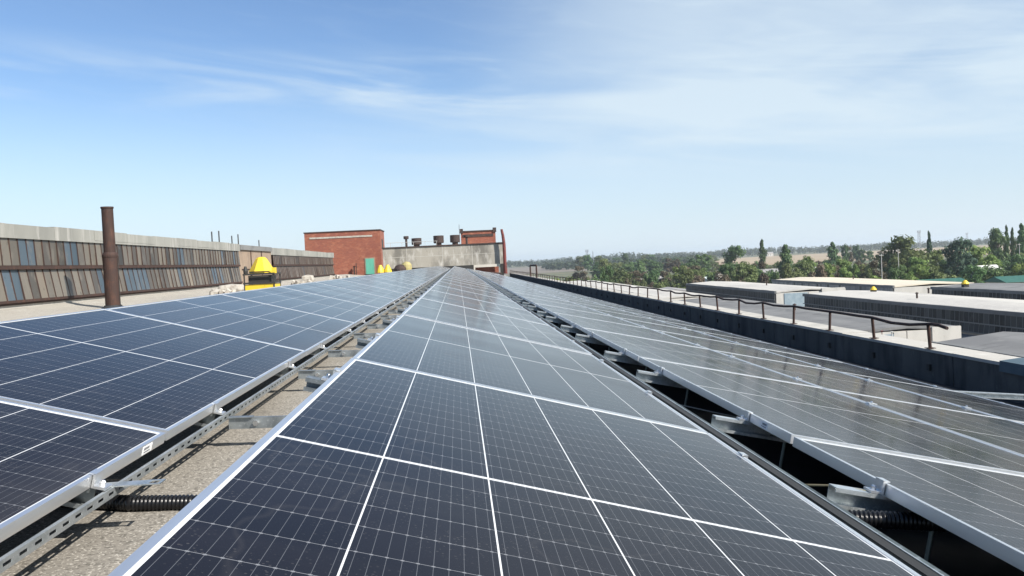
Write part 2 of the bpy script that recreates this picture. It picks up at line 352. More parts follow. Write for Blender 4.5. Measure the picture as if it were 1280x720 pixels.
def leaf_mat(name, ca, cb_, trans=.32):
    m = bpy.data.materials.new(name); m.use_nodes = True; t = m.node_tree; b = t.nodes['Principled BSDF']
    g = t.nodes.new('ShaderNodeNewGeometry'); oi = t.nodes.new('ShaderNodeObjectInfo')
    x = t.nodes.new('ShaderNodeMix'); x.data_type = 'RGBA'; t.links.new(g.outputs['Random Per Island'], x.inputs[0])
    x.inputs[6].default_value = (*ca, 1); x.inputs[7].default_value = (*cb_, 1)
    r = t.nodes.new('ShaderNodeMapRange'); r.inputs[3].default_value = .72; r.inputs[4].default_value = 1.3; t.links.new(oi.outputs['Random'], r.inputs[0])
    h = t.nodes.new('ShaderNodeHueSaturation'); t.links.new(r.outputs[0], h.inputs['Value']); t.links.new(x.outputs[2], h.inputs['Color'])
    r2 = t.nodes.new('ShaderNodeMapRange'); r2.inputs[3].default_value = .485; r2.inputs[4].default_value = .515
    sn = t.nodes.new('ShaderNodeMath'); sn.operation = 'FRACT'; ml = t.nodes.new('ShaderNodeMath'); ml.operation = 'MULTIPLY'; ml.inputs[1].default_value = 7.3
    t.links.new(oi.outputs['Random'], ml.inputs[0]); t.links.new(ml.outputs[0], sn.inputs[0]); t.links.new(sn.outputs[0], r2.inputs[0]); t.links.new(r2.outputs[0], h.inputs['Hue'])
    t.links.new(h.outputs[0], b.inputs['Base Color']); b.inputs['Roughness'].default_value = .6; b.inputs['Specular IOR Level'].default_value = .25
    tr = t.nodes.new('ShaderNodeBsdfTranslucent'); t.links.new(h.outputs[0], tr.inputs[0])
    ms = t.nodes.new('ShaderNodeMixShader'); ms.inputs[0].default_value = trans
    t.links.new(b.outputs[0], ms.inputs[1]); t.links.new(tr.outputs[0], ms.inputs[2]); t.links.new(ms.outputs[0], t.nodes['Material Output'].inputs[0])
    return m
LEAF_D = leaf_mat('dark_green_leaves', (.055,.105,.038), (.105,.165,.060))
LEAF_L = leaf_mat('bright_green_leaves', (.115,.175,.042), (.185,.245,.072))
LEAF_O = leaf_mat('olive_leaves', (.10,.132,.044), (.165,.195,.075))
LEAF_B = leaf_mat('reddish_brown_leaves', (.095,.075,.048), (.14,.115,.072))
LEAF_C = leaf_mat('blue_green_needles', (.046,.085,.056), (.080,.125,.080))
LEAF_F = leaf_mat('distant_wood_leaves', (.048,.078,.042), (.08,.11,.058))
BARK = mat('grey_brown_bark', (.10,.08,.065), .95, 0, [(5,4,(.16,.13,.11),.45,.7,(1,1,.2))])

# ------------------------------------------------------------ the setting
G = -17.0
def sheet(name, pts, z, material, label=None):
    b = MB(); b.face([(x, y, z) for x, y in pts]); o = b.build(name, material, fix=False)
    if o.data.polygons[0].normal.z < 0: o.data.flip_normals()
    return tag(o, label, None, None, 'structure')
b = MB(); b.face([(-9000,-3000,G),(11000,-3000,G),(11000,11000,G),(-9000,11000,G)]); tag(b.build('ground', GROUND, fix=False), None, None, None, 'structure')
sheet('stubble_field', [(230,900),(1500,760),(3500,1500),(3500,2600),(1300,2150),(420,1800)], G+.15, FIELD)
sheet('ploughed_field', [(-900,1150),(60,1050),(330,1200),(460,1950),(-200,2300),(-1200,2300)], G+.15, PLOUGH)
sheet('scrubland', [(20,270),(130,255),(190,420),(120,560),(30,500)], G+.10, BARE)

# our own roof: one solid block with a gently falling top
PX = 6.335                                         # inner face of the parapet
prof = [(-12.9,-.38),(-12.0,-.50),(-10.6,-.62),(-8,-.60),(-3,-.42),(-1.0,-.345),(-.45,-.352),(.2,-.43),(1.2,-.59),(3.0,-.88),(4.74,-1.20),(PX+.2,-1.58)]
ROOF_Y0, ROOF_Y1 = -8, 125
b = MB()
ys = [ROOF_Y0 + (ROOF_Y1-ROOF_Y0)*i/40 for i in range(41)]
pr_ = [(-34,-.38)] + prof
for i in range(40):
    for j in range(len(pr_)-1):
        (x0,z0),(x1,z1) = pr_[j], pr_[j+1]
        b.face([(x0,ys[i],z0),(x1,ys[i],z1),(x1,ys[i+1],z1),(x0,ys[i+1],z0)])
xl, zl = pr_[0]; xr, zr = pr_[-1]
b.face([(xl,ROOF_Y0,G),(xr,ROOF_Y0,G)]+[(x,ROOF_Y0,z) for x, z in reversed(pr_)]); b.face([(xl,ROOF_Y1,G),(xr,ROOF_Y1,G)]+[(x,ROOF_Y1,z) for x, z in reversed(pr_)])
b.face([(xl,ROOF_Y0,G),(xl,ROOF_Y1,G),(xl,ROOF_Y1,zl),(xl,ROOF_Y0,zl)]); b.face([(xr,ROOF_Y0,G),(xr,ROOF_Y1,G),(xr,ROOF_Y1,zr),(xr,ROOF_Y0,zr)])
tag(b.build('roof_deck', ROOF), None, None, None, 'structure')

b = MB()
def roof_z(x):
    for (xa,za),(xb,zb_) in zip(prof[:-1],prof[1:]):
        if xa <= x <= xb: return za+(zb_-za)*(x-xa)/(xb-xa)
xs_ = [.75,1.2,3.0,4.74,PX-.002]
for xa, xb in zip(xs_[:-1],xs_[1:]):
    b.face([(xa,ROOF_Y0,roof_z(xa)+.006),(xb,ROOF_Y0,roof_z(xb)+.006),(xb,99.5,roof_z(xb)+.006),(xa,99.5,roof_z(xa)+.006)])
tag(b.build('shade_strip', TAR_SHADE), None, None, None, 'structure')  # dark sheet painting the shade under the right block onto the roof

b = MB(); xs_ = [-3.0,-1.0,-.45,.2,.745]
for xa, xb in zip(xs_[:-1],xs_[1:]):
    b.face([(xa,ROOF_Y0,roof_z(xa)+.006),(xb,ROOF_Y0,roof_z(xb)+.006),(xb,99.5,roof_z(xb)+.006),(xa,99.5,roof_z(xa)+.006)])
tag(b.build('gravel_strip', GRAVEL), None, None, None, 'structure')
# ------------------------------------------------------------ parapet with railing
PT = -1.14
b = MB(); y = ROOF_Y0
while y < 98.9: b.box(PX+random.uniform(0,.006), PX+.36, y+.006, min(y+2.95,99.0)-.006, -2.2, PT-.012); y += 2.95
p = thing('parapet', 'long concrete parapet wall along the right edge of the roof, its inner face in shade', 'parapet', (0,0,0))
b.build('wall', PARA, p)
b = MB(); y = ROOF_Y0
while y < 98.9:
    y1 = min(y+2.95, 99.0); dz = random.uniform(-.006,.006)
    b.box(PX-.015, PX+.40, y+.004, y1-.004, PT-.011, PT+.03+dz); y += 2.95
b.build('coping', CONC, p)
b = MB()
b.prism([(PX-.035,PT-.075),(PX-.03,PT+.045),(PX+.20,PT+.065),(PX+.46,PT+.05),(PX+.47,PT+.02),(PX+.20,PT+.055),(PX-.02,PT+.035),(PX-.02,PT-.075)], 2.0, 8.75)
tag(b.build('coping_sheet', BLUESH), 'blue grey metal cap sheet bent over the near end of the parapet', 'metal sheet')

rl = thing('guard_railing', 'low rusty guard railing with a bent top rail along the parapet', 'railing', (0,0,0))
rnd = random.Random(5); RX = PX+.012
yp = []; y = 10.21
while y < 98: yp.append(y); y += 1.46 + rnd.uniform(-.05,.05)
top = []; pz = PT+.035
for i, y in enumerate(yp):
    h = .30 + rnd.uniform(-.02,.02); lean = rnd.uniform(-.02,.02)
    q = MB(); q.tube([(RX,y,pz-.004),(RX+lean,y,pz+h)], .021, 6); q.box(RX-.05,RX+.05,y-.05,y+.05,pz,pz+.008)
    q.build('post', RUST, rl)
    q = MB(); q.box(PX-.028,PX+.004,y-.035,y+.035,PT-.25,PT-.17); q.build('anchor_block', DARKM, rl)
    top.append((RX+lean, y, pz+h))
    if i < len(yp)-1:
        sag = rnd.choice([.0,.01,.03,.05,.07,.02]) if i < 12 else (rnd.choice([0,.01,.02,.05]) if i < 26 else .01)
        top.append((RX+lean, y+.45, pz+h-sag*.8)); top.append((RX+rnd.uniform(-.03,.03), y+.95, pz+h-sag))
first = [(RX-.01, 9.80, pz+.29), (RX-.01, 9.98, pz+.315), (RX, 10.12, pz+.315)]
q = MB(); q.tube(first+top, .022, 6); q.build('top_rail', RUST, rl)
q = MB(); q.tube([(PX+.05,65,PT),(PX+.05,65,PT+.92),(PX+.05,65.15,PT+.98),(PX+.05,70.4,PT+.98),(PX+.05,70.6,PT+.92),(PX+.05,70.6,PT)], .07, 6)
tag(q.build('roof_access_hoop', RUST), 'rusty inverted U hoop standing over the far stretch of the parapet railing', 'hoop rail')

# ------------------------------------------------------------ solar panels
FH = .030
def make_panel():
    root = thing('solar_panel', '', 'solar panel')
    f = MB(); lw = .0115
    # frame: outer wall, top lip, and bottom flange of a hollow aluminium bar on all four sides
    for (x0,x1,y0,y1) in ((0,lw,0,PL),(PW-lw,PW,0,PL),(lw,PW-lw,0,lw),(lw,PW-lw,PL-lw,PL)):
        f.box(x0,x1,y0,y1,-FH,0)
    f.box(lw,.034,lw,PL-lw,-FH,-FH+.002); f.box(PW-.034,PW-lw,lw,PL-lw,-FH,-FH+.002)
    f.build('frame', ALU, root)
    g = MB(); g.box(lw,PW-lw,lw,PL-lw,-.0070,-.0022); g.build('cell_sheet', CELLS, root)
    return root
proto = make_panel()
rows = [  # name, x, y of panel zero, z, tilt, columns, number of panels, first index
    ('left row', -1.6324, 2.2222-PITCHY+PGAP/2, .1138, .2636, 1, 41),
    ('middle row', 0.0, PGAP/2, 0.0, .2636, 1, 41),
    ('right block', 1.371, 2.3147-PITCHY+PGAP/2, -.3248, .2216, 3, 41)]
used = False; rp = random.Random(3)
near_panels = {}
for rn, x0, y0, z0, t, cols, n in rows:
    for c in range(cols):
        for k in range(n):
            o = proto if not used else copy_tree(proto); used = True
            u = c*(PW+PGAP)
            o.location = (x0+u*math.cos(t), y0+k*PITCHY, z0-u*math.sin(t)+rp.uniform(-.0012,.0012))
            o.rotation_euler = (R(rp.uniform(-.05,.05)), t+R(rp.uniform(-.10,.10)), 0)
            where = rn if cols == 1 else ('upper line', 'middle line', 'lower line')[c]+' of the right block'
            o['label'] = 'solar panel, %s from the camera along the %s' % (nth(k+1), where)
            o['category'] = 'solar panel'; o['group'] = 'solar panels of the rooftop array'
            near_panels[(rn,c,k)] = o
def sticker(par, x, sgn, yl):
    s = MB(); xs = x+sgn*.0008
    s.box(min(x,xs),max(x,xs),yl-.035,yl+.035,-.0275,-.005); st = s.build('barcode_label', STICK, par)
    k = MB(); xs2 = xs+sgn*.0006
    for i in range(9):
        y = yl-.027+i*.0045; k.box(min(xs,xs2),max(xs,xs2),y,y+.0018,-.0155,-.009)
    k.box(min(xs,xs2),max(xs,xs2),yl-.026,yl+.018,-.0225,-.0202); k.build('barcode', INK, st)
sticker(near_panels[('left row',0,0)], PW, 1, PL-.14)
sticker(near_panels[('right block',0,1)], 0, -1, .24)

# ------------------------------------------------------------ cross beams, clamps and rails
GALVM = mat('weathered_galvanised_steel', (.36,.385,.39), .5, .85, [(14,5,(.22,.24,.245),.42,.62,(1,.5,1)),(120,2,(.5,.52,.52),.58,.75,O3)])
GALV_SHADE = mat('shaded_galvanised_steel', (.16,.19,.185), .5, .7, [(9,5,(.07,.085,.085),.42,.62,(1,.25,1)),(60,2,(.3,.33,.33),.55,.75,O3)])  # galvanised steel with the shade of the gap put into its colour
def channel(b, x0, x1, y, ztop, h=.052, w=.041, th=.003):
    """C channel along x, open towards -y"""
    b.box(x0,x1,y+w/2-th,y+w/2,ztop-h,ztop)
    b.box(x0,x1,y-w/2,y+w/2-th,ztop-th,ztop); b.box(x0,x1,y-w/2,y+w/2-th,ztop-h,ztop-h+th)
    b.box(x0,x1,y-w/2,y-w/2+th,ztop-.011,ztop-th); b.box(x0,x1,y-w/2,y-w/2+th,ztop-h+th,ztop-h+.011)
def make_beam(length, ext, clamps, foot_h, bmat=None, ch=.052):
    root = thing('cross_beam', '', 'mounting beam')
    b = MB(); channel(b, -ext, length+(.0 if length < 2 else .06), 0, -FH-.001, ch); b.build('channel', bmat or GALV, root)
    for x in clamps:
        q = MB(); e = 0 if x > .05 and x < length-.05 else (1 if x > .5 else -1)
        if e:
            q.box(min(x+e*.002,x+e*.008),max(x+e*.002,x+e*.008),-.02,.02,-FH,.004); q.box(min(x-e*.009,x+e*.008),max(x-e*.009,x+e*.008),-.02,.02,.0015,.005)
            q.box(min(x+e*.008,x+e*.035),max(x+e*.008,x+e*.035),-.02,.02,-FH,-FH+.006)
        else:
            q.box(x-.022,x+.022,-.022,.022,.0015,.0055); q.box(x-.006,x+.006,-.015,.015,-FH,.0015)
        cl_ = q.build('clamp', ALU, root)
        q = MB(); q.lathe([(.007,-.002),(.007,.006),(.005,.009)], x+(e*.020 if e else 0), 0, 6)
        if e:
            for i, v in enumerate(q.v): q.v[i] = (v[0], v[1], v[2]-FH+.008)
        else:
            for i, v in enumerate(q.v): q.v[i] = (v[0], v[1], v[2]+.0055)
        q.build('bolt', BOLT, cl_)
    for x in (.16, length-.2):
        q = MB(); q.tube([(x,.015,-FH-ch-foot_h),(x,.015,-FH-ch+.004)], .006, 6); q.build('leg', GALV_SHADE, root)
    return root
def beams(proto_args, x0, z0, t, ys, where):
    pb = None
    for i, y in enumerate(ys):
        o = make_beam(*proto_args) if pb is None else copy_tree(pb)
        if pb is None: pb = o
        o.location = (x0, y, z0); o.rotation_euler = (0, t, 0)
        o['label'] = '%s galvanised cross beam from the camera %s' % (nth(i+1), where)
        o['category'] = 'mounting beam'; o['group'] = 'cross beams carrying the panels'
NB = 40
beams((PW, .06, (PW,), .06, GALVM), -1.6324, .1138, .2636, [1.735+.495*2.0*(j%2)+PITCHY*(j//2) for j in range(2*NB)], 'in the left row')
beams((PW, .075, (0, PW), .22, GALVM, .036), 0, 0, .2636, [1.98+1.149*j for j in range(2*NB-2)], 'in the middle row')
beams((3*PW+2*PGAP, .125, (0, PW+PGAP/2, 2*PW+1.5*PGAP, 3*PW+2*PGAP), .16), 1.371, -.3248, .2216, [1.745+.98*(j%2)+PITCHY*(j//2) for j in range(2*NB)], 'in the right block')

def perforated_rail(y0, y1, hole_to, s=.022, s2=.011):
    """U channel: slotted web facing +x, slotted top flange, open to -x; origin at its top right edge"""
    b = MB(); th = .0022; pitch = .058; hl = .032; hw = .0036
    def plate(P, s):      # P(u,v,t): u along rail, v across plate 0..s, t thickness
        y = y0
        def bx(u0,u1,v0,v1):
            a = P(u0,v0,0); c = P(u1,v1,th)
            b.box(min(a[0],c[0]),max(a[0],c[0]),min(a[1],c[1]),max(a[1],c[1]),min(a[2],c[2]),max(a[2],c[2]))
        bx(y0,y1,0,s/2-hw); bx(y0,y1,s/2+hw,s)
        while y < hole_to:
            bx(y+hl, y+pitch, s/2-hw, s/2+hw); y += pitch
        bx(y, y1, s/2-hw, s/2+hw)
    plate(lambda u,v,t: (-t, u, -v), s)             # web
    b.box(-s2, -th, y0, y1, -th, 0)              # top flange
    b.box(-s2,-s2+th,y0,y1,-.008,-th)
    return b
o = perforated_rail(.1, 93.5, 34).build('strut_rail', GALV, loc=(-.507,0,-.222)); tag(o, 'long slotted galvanised strut rail beside the left row', 'strut rail', 'slotted strut rails along the panel rows')
zlow = -PW*math.sin(.2636)
o = perforated_rail(.1, 93.5, .2, .041, .041).build('strut_rail', GALV_SHADE, loc=(PW*math.cos(.2636)+.100,0,zlow-.040)); gs = MB(); gs.box(-.0405,-.018,.1,93.5,.0004,.0022); gs.build('groove_shade', DARKM, o); gs = MB(); gs.box(-.0175,-.0145,.1,93.5,.0004,.004); gs.build('lip', GALV, o)  # dark strip stands for the shade inside the rail's open groove
tag(o, 'long slotted galvanised strut rail close against the right edge of the middle row', 'strut rail', 'slotted strut rails along the panel rows')

def make_bracket():
    root = thing('splice_bracket', '', 'bracket')
    b = MB(); b.box(-.50,-.10,0,.003,-.040,0); b.box(-.50,-.10,.003,.016,-.003,0)
    b.box(-.50,-.415,-.012,.022,.0005,.003); b.build('plate', GALVM, root)
    for x in (-.405,-.30,-.2):
        q = MB(); q.tube([(x,.001,-.02),(x,-.012,-.02)], .010, 6); q.build('bolt', BOLT, root)
    q = MB(); q.box(-.20,-.17,.004,.007,-.09,-.002); q.build('foot', GALV, root)
    return root
pb = None
for j in range(1, 2*NB):
    y = 1.735+.99*(j%2)+PITCHY*(j//2)
    o = make_bracket() if pb is None else copy_tree(pb)
    if pb is None: pb = o
    o.location = (-.0, y+.01, -.249); o.rotation_euler = (0, R(1.5), 0)
    tag(o, '%s bolted flat bracket from the camera, in the gap left of the middle row' % nth(j), 'bracket', 'splice brackets joining the rows')

b = MB(); b.box(-.53,-.400,1.755,1.762,-.2222,-.2192); b.box(-.53,-.400,1.790,1.797,-.2222,-.2192); b.box(-.407,-.400,1.762,1.790,-.2222,-.2192); b.box(-.53,-.43,1.762,1.790,-.2222,-.2192)
b.box(-.57,-.53,1.755,1.797,-.2222,-.2192)
tag(b.build('slotted_plate', GALV), 'flat slotted steel plate clipped over the strut rail above the black conduit', 'metal plate')
# corrugated conduits and loose lines
def conduit(pts, r=.022):
    b = MB(); P = []; rad = []
    P0 = [Vector(q) for q in pts]; d = .0
    for a, c in zip(P0[:-1], P0[1:]):
        n = max(2, int((c-a).length/.0026))
        for i in range(n):
            P.append(a.lerp(c, i/n)); rad.append(r if (len(P)//2) % 2 else r*.86)
    b.tube(P, rad, 14); return b
tag(conduit([(-1.25,2.12,-.318),(-.9,2.10,-.318),(-.75,2.06,-.322),(-.56,1.99,-.325),(-.40,1.985,-.332),(-.05,1.98,-.375),(.3,1.93,-.41),(.7,1.86,-.45)]).build('corrugated_conduit', BLACKP, smooth=True), 'black corrugated cable conduit crossing the roof strip beside the left row', 'conduit')
tag(conduit([(.85,1.80,-.40),(1.1,1.70,-.385),(1.32,1.655,-.392),(1.6,1.64,-.42),(2.0,1.64,-.50)], .022).build('corrugated_conduit', BLACKP, smooth=True), 'black corrugated cable conduit under the nearest beam end of the right block', 'conduit')
b = MB(); b.tube([(1.14,1.98,-.38),(1.22,1.84,-.350),(1.27,1.775,-.338),(1.34,1.74,-.35)], .0028, 6)
tag(b.build('rope', ROPE), 'straw coloured rope tied to the nearest beam end of the right block', 'rope')
b = MB(); b.tube([(1.2,2.95,-.42),(1.35,2.8,-.41),(1.5,2.72,-.42)], .003, 5); b.tube([(1.2,4.1,-.43),(1.3,3.7,-.44),(1.5,3.2,-.44)], .003, 5)
tag(b.build('thin_wire', WIRE), 'thin slack wire hanging in the dark gap before the right block', 'wire')
b = MB(); channel(b, 0, 1.35, 0, 0); o = b.build('loose_channel', GALV, loc=(4.70,7.35,-1.12)); o.rotation_euler = (0,R(5),R(-8))
tag(o, 'galvanised channel sticking out below the right block towards the parapet', 'metal channel')


# ------------------------------------------------------------ roof lanterns (glazed monitors)
def part(b, name, material, root, **k): return b.build(name, material, root, loc=-Vector(root.location), **k)
def lantern(label, X0, s, Y0, Y1, zb, z0, zm, z1, zt, W, roofm, wallm, pw=.5, swing=.10, seed=1, blues=.06, ridge=.3, run=None, over=.12,
            dusty=((.062,.053,.044),(.145,.127,.102)), group='roof lanterns of the factory', mull=RUST, endparts=None, kick=None, fasc=None, panem=None):
    """glazed facade at x=X0 facing s; body behind it; glazing rows z0..zm and zm..z1; fascia z1..zt"""
    r = random.Random(seed)
    root = thing('roof_lantern', label, 'roof lantern', (X0, Y0, zb), group=group)
    back = X0-s*W; xi = X0-s*.20
    b = MB(); b.box(min(xi,back),max(xi,back),Y0+.02,Y1-.02,zb-.3,z1+.02); part(b, 'wall', wallm, root)
    b = MB(); x1 = X0+s*.06; y = Y0
    b.box(min(x1-s*.35,x1),max(x1-s*.35,x1),Y0-.03,Y1+.03,z1-.05,z1+.03)
    while y < Y1-.01:
        y2 = min(y+3.0, Y1); dx = r.uniform(-.015,.015); dz = r.uniform(-.02,.02)
        b.box(min(x1+dx-s*.3,x1+dx),max(x1+dx-s*.3,x1+dx),y+.008,y2-.008,z1+.031,zt+dz); y = y2
    part(b, 'fascia', fasc or COPING, root)
    b = MB(); xm = (X0+back)/2
    xo, bo = X0-s*.22, back-s*over
    for (xa,za,xb,zb_) in ((xo,zt-.10,xm,zt-.10+ridge),(xm,zt-.10+ridge,bo,zt-.16)):
        b.face([(xa,Y0-.06,za),(xb,Y0-.06,zb_),(xb,Y1+.06,zb_),(xa,Y1+.06,za)]); b.face([(xa,Y0-.06,za-.22),(xa,Y1+.06,za-.22),(xb,Y1+.06,zb_-.22),(xb,Y0-.06,zb_-.22)])
        b.face([(xa,Y0-.06,za),(xa,Y0-.06,za-.22),(xb,Y0-.06,zb_-.22),(xb,Y0-.06,zb_)]); b.face([(xa,Y1+.06,za),(xa,Y1+.06,za-.22),(xb,Y1+.06,zb_-.22),(xb,Y1+.06,zb_)])
    b.face([(bo,Y0-.06,zt-.16),(bo,Y1+.06,zt-.16),(bo,Y1+.06,zt-.38),(bo,Y0-.06,zt-.38)])
    part(b, 'roof', roofm, root)
    mb = MB(); bluerun = 0
    for nm, za, zb_, xa, xb in (('lower_glazing', z0, zm-.05, X0+s*swing, X0-s*.04), ('upper_glazing', zm+.05, z1-.02, X0+s*.035, X0-s*.01)):
        g = MB(); y = Y0+.12; i = 0
        while y+pw < Y1-.05:
            f = r.random(); t = r.random(); c = tuple(dusty[0][k]*(1-t)+dusty[1][k]*t for k in range(3))
            q = (y-Y0)
            y_w = 0; isb = f < blues or (run and any(a <= i <= e for a, e in run.get(nm, ())))
            if isb: t = r.random(); c = (.04+.03*t, .060+.035*t, .078+.04*t)
            elif f > .93: c = tuple(v*.35 for v in c)
            elif f > .80: c = tuple(v*.70 for v in c)
            elif f > .76: c = (c[0]*1.35, c[1]*1.28, c[2]*1.2)
            j = r.uniform(-.02,.02)
            g.face([(xa+j,y+.02,za),(xa+j,y+pw-.02,za),(xb,y+pw-.02,zb_),(xb,y+.02,zb_)], c)
            mb.face([(xa+s*.02,y-.022,za),(xa+s*.02,y+.022,za),(xb+s*.02,y+.022,zb_),(xb+s*.02,y-.022,zb_)])
            mb.face([(xa+s*.02,y+.022,za),(xa-s*.02,y+.022,za),(xb-s*.02,y+.022,zb_),(xb+s*.02,y+.022,zb_)])
            mb.face([(xa+s*.02,y-.022,za),(xa-s*.02,y-.022,za),(xb-s*.02,y-.022,zb_),(xb+s*.02,y-.022,zb_)])
            y += pw; i += 1
        part(g, nm, panem or PANES, root, fix=False)
    for za, xa, hh in ((z0-.07, X0+s*.05, .06), (z0-.02, X0+s*swing, .05), (zm, X0+s*.03, .07)):
        mb.box(min(xa-s*.05,xa+s*.03),max(xa-s*.05,xa+s*.03),Y0+.05,Y1-.05,za-hh,za+hh*.6)
    part(mb, 'glazing_bars', mull, root)
    if kick:
        b = MB(); xk = X0+s*.02; b.box(min(xk-s*.2,xk),max(xk-s*.2,xk),Y0+.01,Y1-.01,zb-.28,z0-.05); part(b, 'kerb', kick, root)
    for nm, m_, bx in (endparts or []):
        b = MB(); b.box(*bx); part(b, nm, m_, root)
    return root
XW = CAM.x-13.0
lantern('long glazed roof lantern with dusty and blue panes behind the rusty chimney', XW, 1, 7, 51.3, -.40, -.20, .78, 1.68, 2.06, 10, LIGHTR, PLASTER, pw=.49, seed=4, blues=.035,
        run={'lower_glazing':((36,37),(55,58),(78,79)),'upper_glazing':((38,39),)}, kick=CONC, swing=.11)
lantern('farther glazed roof lantern with brown dull panes in front of the brick tower', XW, 1, 60.4, 89.8, -.40, -.20, .78, 1.55, 2.0, 10, LIGHTR, PLASTER, pw=.49, seed=9, blues=.02, kick=CONC, swing=.11,
        dusty=((.07,.057,.047),(.12,.098,.082)))
r_ = thing('link_wall', 'brown plastered wall with grey capping joining the two roof lanterns', 'wall', (XW-.2, 51.6, -.4))
b = MB(); b.box(XW-.9,XW-.05,51.5,60.2,-.7,1.72); part(b, 'wall', PLASTER, r_)
b = MB(); b.box(XW-1.0,XW+.05,51.6,60.1,1.722,2.02); part(b, 'capping', BITUM, r_)
b = MB()
for y in (54.3, 57.2): b.box(XW-.06,XW-.01,y-.06,y+.06,-.4,1.715)
b.box(XW-.06,XW-.012,51.9,60.0,.5,.56); part(b, 'batten', RUST, r_)
for i, (px, py, pt, Y) in enumerate(((265,298,293,42.5),(274,300,292,44.6),(290,302,298,48.5),(298,304,296,50.9),(324,309,303,56.5))):
    p_ = atX(px, py, XW-.1); q_ = atX(px, pt, XW-.1)
    b = MB(); b.tube([(p_.x,p_.y,1.9),(p_.x,p_.y,q_.z+.15)], .035, 6)
    tag(b.build('roof_rod', DARKM), 'short dark rod standing on the left lantern capping, %s of five from the camera' % nth(i+1), 'rod', 'short rods on the left lantern')

# right of us, a storey lower: the flat factory hall with its lanterns
hall = thing('factory_hall', 'wide low factory hall below the parapet carrying the parallel lanterns', 'building', (7, 15, G))
b = MB(); b.box(PX+.6, 88, 15, 188, G, -9.4); part(b, 'wall', LCONC, hall)
b = MB(); b.box(PX+.58, 88.3, 14.7, 188.3, -9.398, -9.20); part(b, 'roof', BITUM, hall)
hall2 = thing('factory_hall', 'farther pale factory wing beyond the bent railing', 'building', (7, 189, G))
b = MB(); b.box(PX+.6, 44, 189, 262, G, -9.4); part(b, 'wall', LCONC, hall2)
b = MB(); b.box(PX+.58, 44.3, 188.5, 262.4, -9.398, -9.20); part(b, 'roof', BITUM, hall2)
shade = ((.012,.015,.017),(.06,.064,.062))  # pane tones with the shade of these facades painted in
MULL = mat('grey_glazing_bars', (.17,.175,.17), .7)
FASCIA_SHADE = mat('shaded_grey_fascia', (.15,.155,.155), .9, 0, [(.8,5,(.11,.115,.115),.45,.7,(1,.6,.2))])  # fascia grey darkened to paint the shaded side
rr = dict(zb=-9.2, z0=-8.85, zm=-7.94, z1=-6.86, zt=-6.50, dusty=shade, mull=MULL, blues=.0, pw=.8, fasc=FASCIA_SHADE)
def rl_(label, D, W, Y0, Y1, roofm, seed, **k):
    a = dict(rr); a.update(k)
    return lantern(label, CAM.x+D, -1, Y0, Y1, a['zb'], a['z0'], a['zm'], a['z1'], a['zt'], W, roofm, LCONC, a['pw'], a.get('swing',.1), seed, a['blues'], a.get('ridge',.3), dusty=a['dusty'], mull=a['mull'], fasc=a['fasc'], panem=PANES_SHADE,
                   endparts=a.get('endparts'), over=.1)
rl_('pale roofed lantern with the longest dark glazed side, right of the bent railing', 50.3, 11.5, 38, 121, LIGHTR, 21)
xA = CAM.x+50.3
rl_('pale roofed lantern with blue grey sheets on its short end wall', 50.3, 11.5, 132, 185, LIGHTR, 22, dusty=((.012,.013,.015),(.03,.03,.03)),
    endparts=[('sheeting', PALEBLUE, (xA+1.5,xA+5.3,131.92,132.03,-9.2,-6.95)), ('door_post', LCONC, (xA+5.5,xA+6.2,131.93,132.03,-9.2,-6.95)), ('parapet_panel', LCONC, (xA+7.6,xA+11.4,131.7,132.0,-9.2,-6.42))])
rl_('cream roofed lantern with a light concrete end wall, in front of the trees', 69.0, 13.3, 130.5, 183, CREAMR, 23, dusty=((.18,.18,.175),(.30,.30,.28)))
rl_('dark glazed lantern with a yellow ventilator, farthest to the right', 70.3, 14, 60, 122, BITUM, 24)
xS = CAM.x+31.4
rl_('grey roofed lantern right behind the parapet, with a patched beige and blue end wall', 31.4, 8.8, 65.6, 122, BITUM, 25, zt=-6.55, ridge=.22,
    endparts=[('sheeting', PALEBLUE, (xS+.3,xS+3.2,65.45,65.6,-9.2,-7.05)), ('wall_panel', LCONC, (xS+3.25,xS+4.3,65.5,65.6,-9.2,-6.9)), ('wall_panel', LCONC, (xS+4.35,xS+6.2,65.47,65.6,-9.2,-6.85)), ('corner_panel', LCONC, (xS+6.4,xS+8.8,65.4,65.6,-9.2,-6.65))])
rl_('long whitish roofed lantern seen through the middle of the railing', 31.4, 8.8, 131, 250, LIGHTR, 26, dusty=((.35,.36,.37),(.5,.5,.5)), ridge=.15)
rl_('grey roofed lantern end at the right edge behind the parapet', 31.6, 10.5, 18, 55.0, BITUM, 27, ridge=.5)
def small_vent(p, label, s=1.0):
    t = thing('ventilator', label, 'ventilator', p, group='yellow roof ventilators')
    b = MB(); b.lathe([(.42*s,-.3*s),(.42*s,.28*s)], seg=4, sq=True); b.build('base', DARKM, t)
    b = MB(); b.lathe([(.62*s,.25*s),(.64*s,.34*s),(.45*s,.62*s),(.20*s,.92*s),(.04*s,.95*s)], seg=12); b.build('hood', YEL, t)
small_vent((58.3,115.0,-6.35), 'small yellow cone ventilator on the pale lantern roof near the right edge', .72)
small_vent((72.6,116.5,-6.3), 'small yellow cone ventilator on the far dark lantern, before the green trees', .85)
b = MB(); b.lathe([(.03,0),(.03,2.6)], xS+1.6, 64.2, 8); b.box(xS+1.5,xS+1.7,64.1,64.3,2.6,2.63)
tag(b.build('pipe_stub', RUSTRED, loc=(0,0,-9.2)), 'red pipe standing before the patched end wall below the parapet', 'pipe')
b = MB(); b.lathe([(.05,0),(.05,2.5)], xS+2.4, 64.2, 8); b.box(xS+2.3,xS+2.5,64.1,64.3,2.5,2.53)
tag(b.build('pipe_stub', WHITEW, loc=(0,0,-9.2)), 'whitish pipe standing beside the red pipe below the parapet', 'pipe')
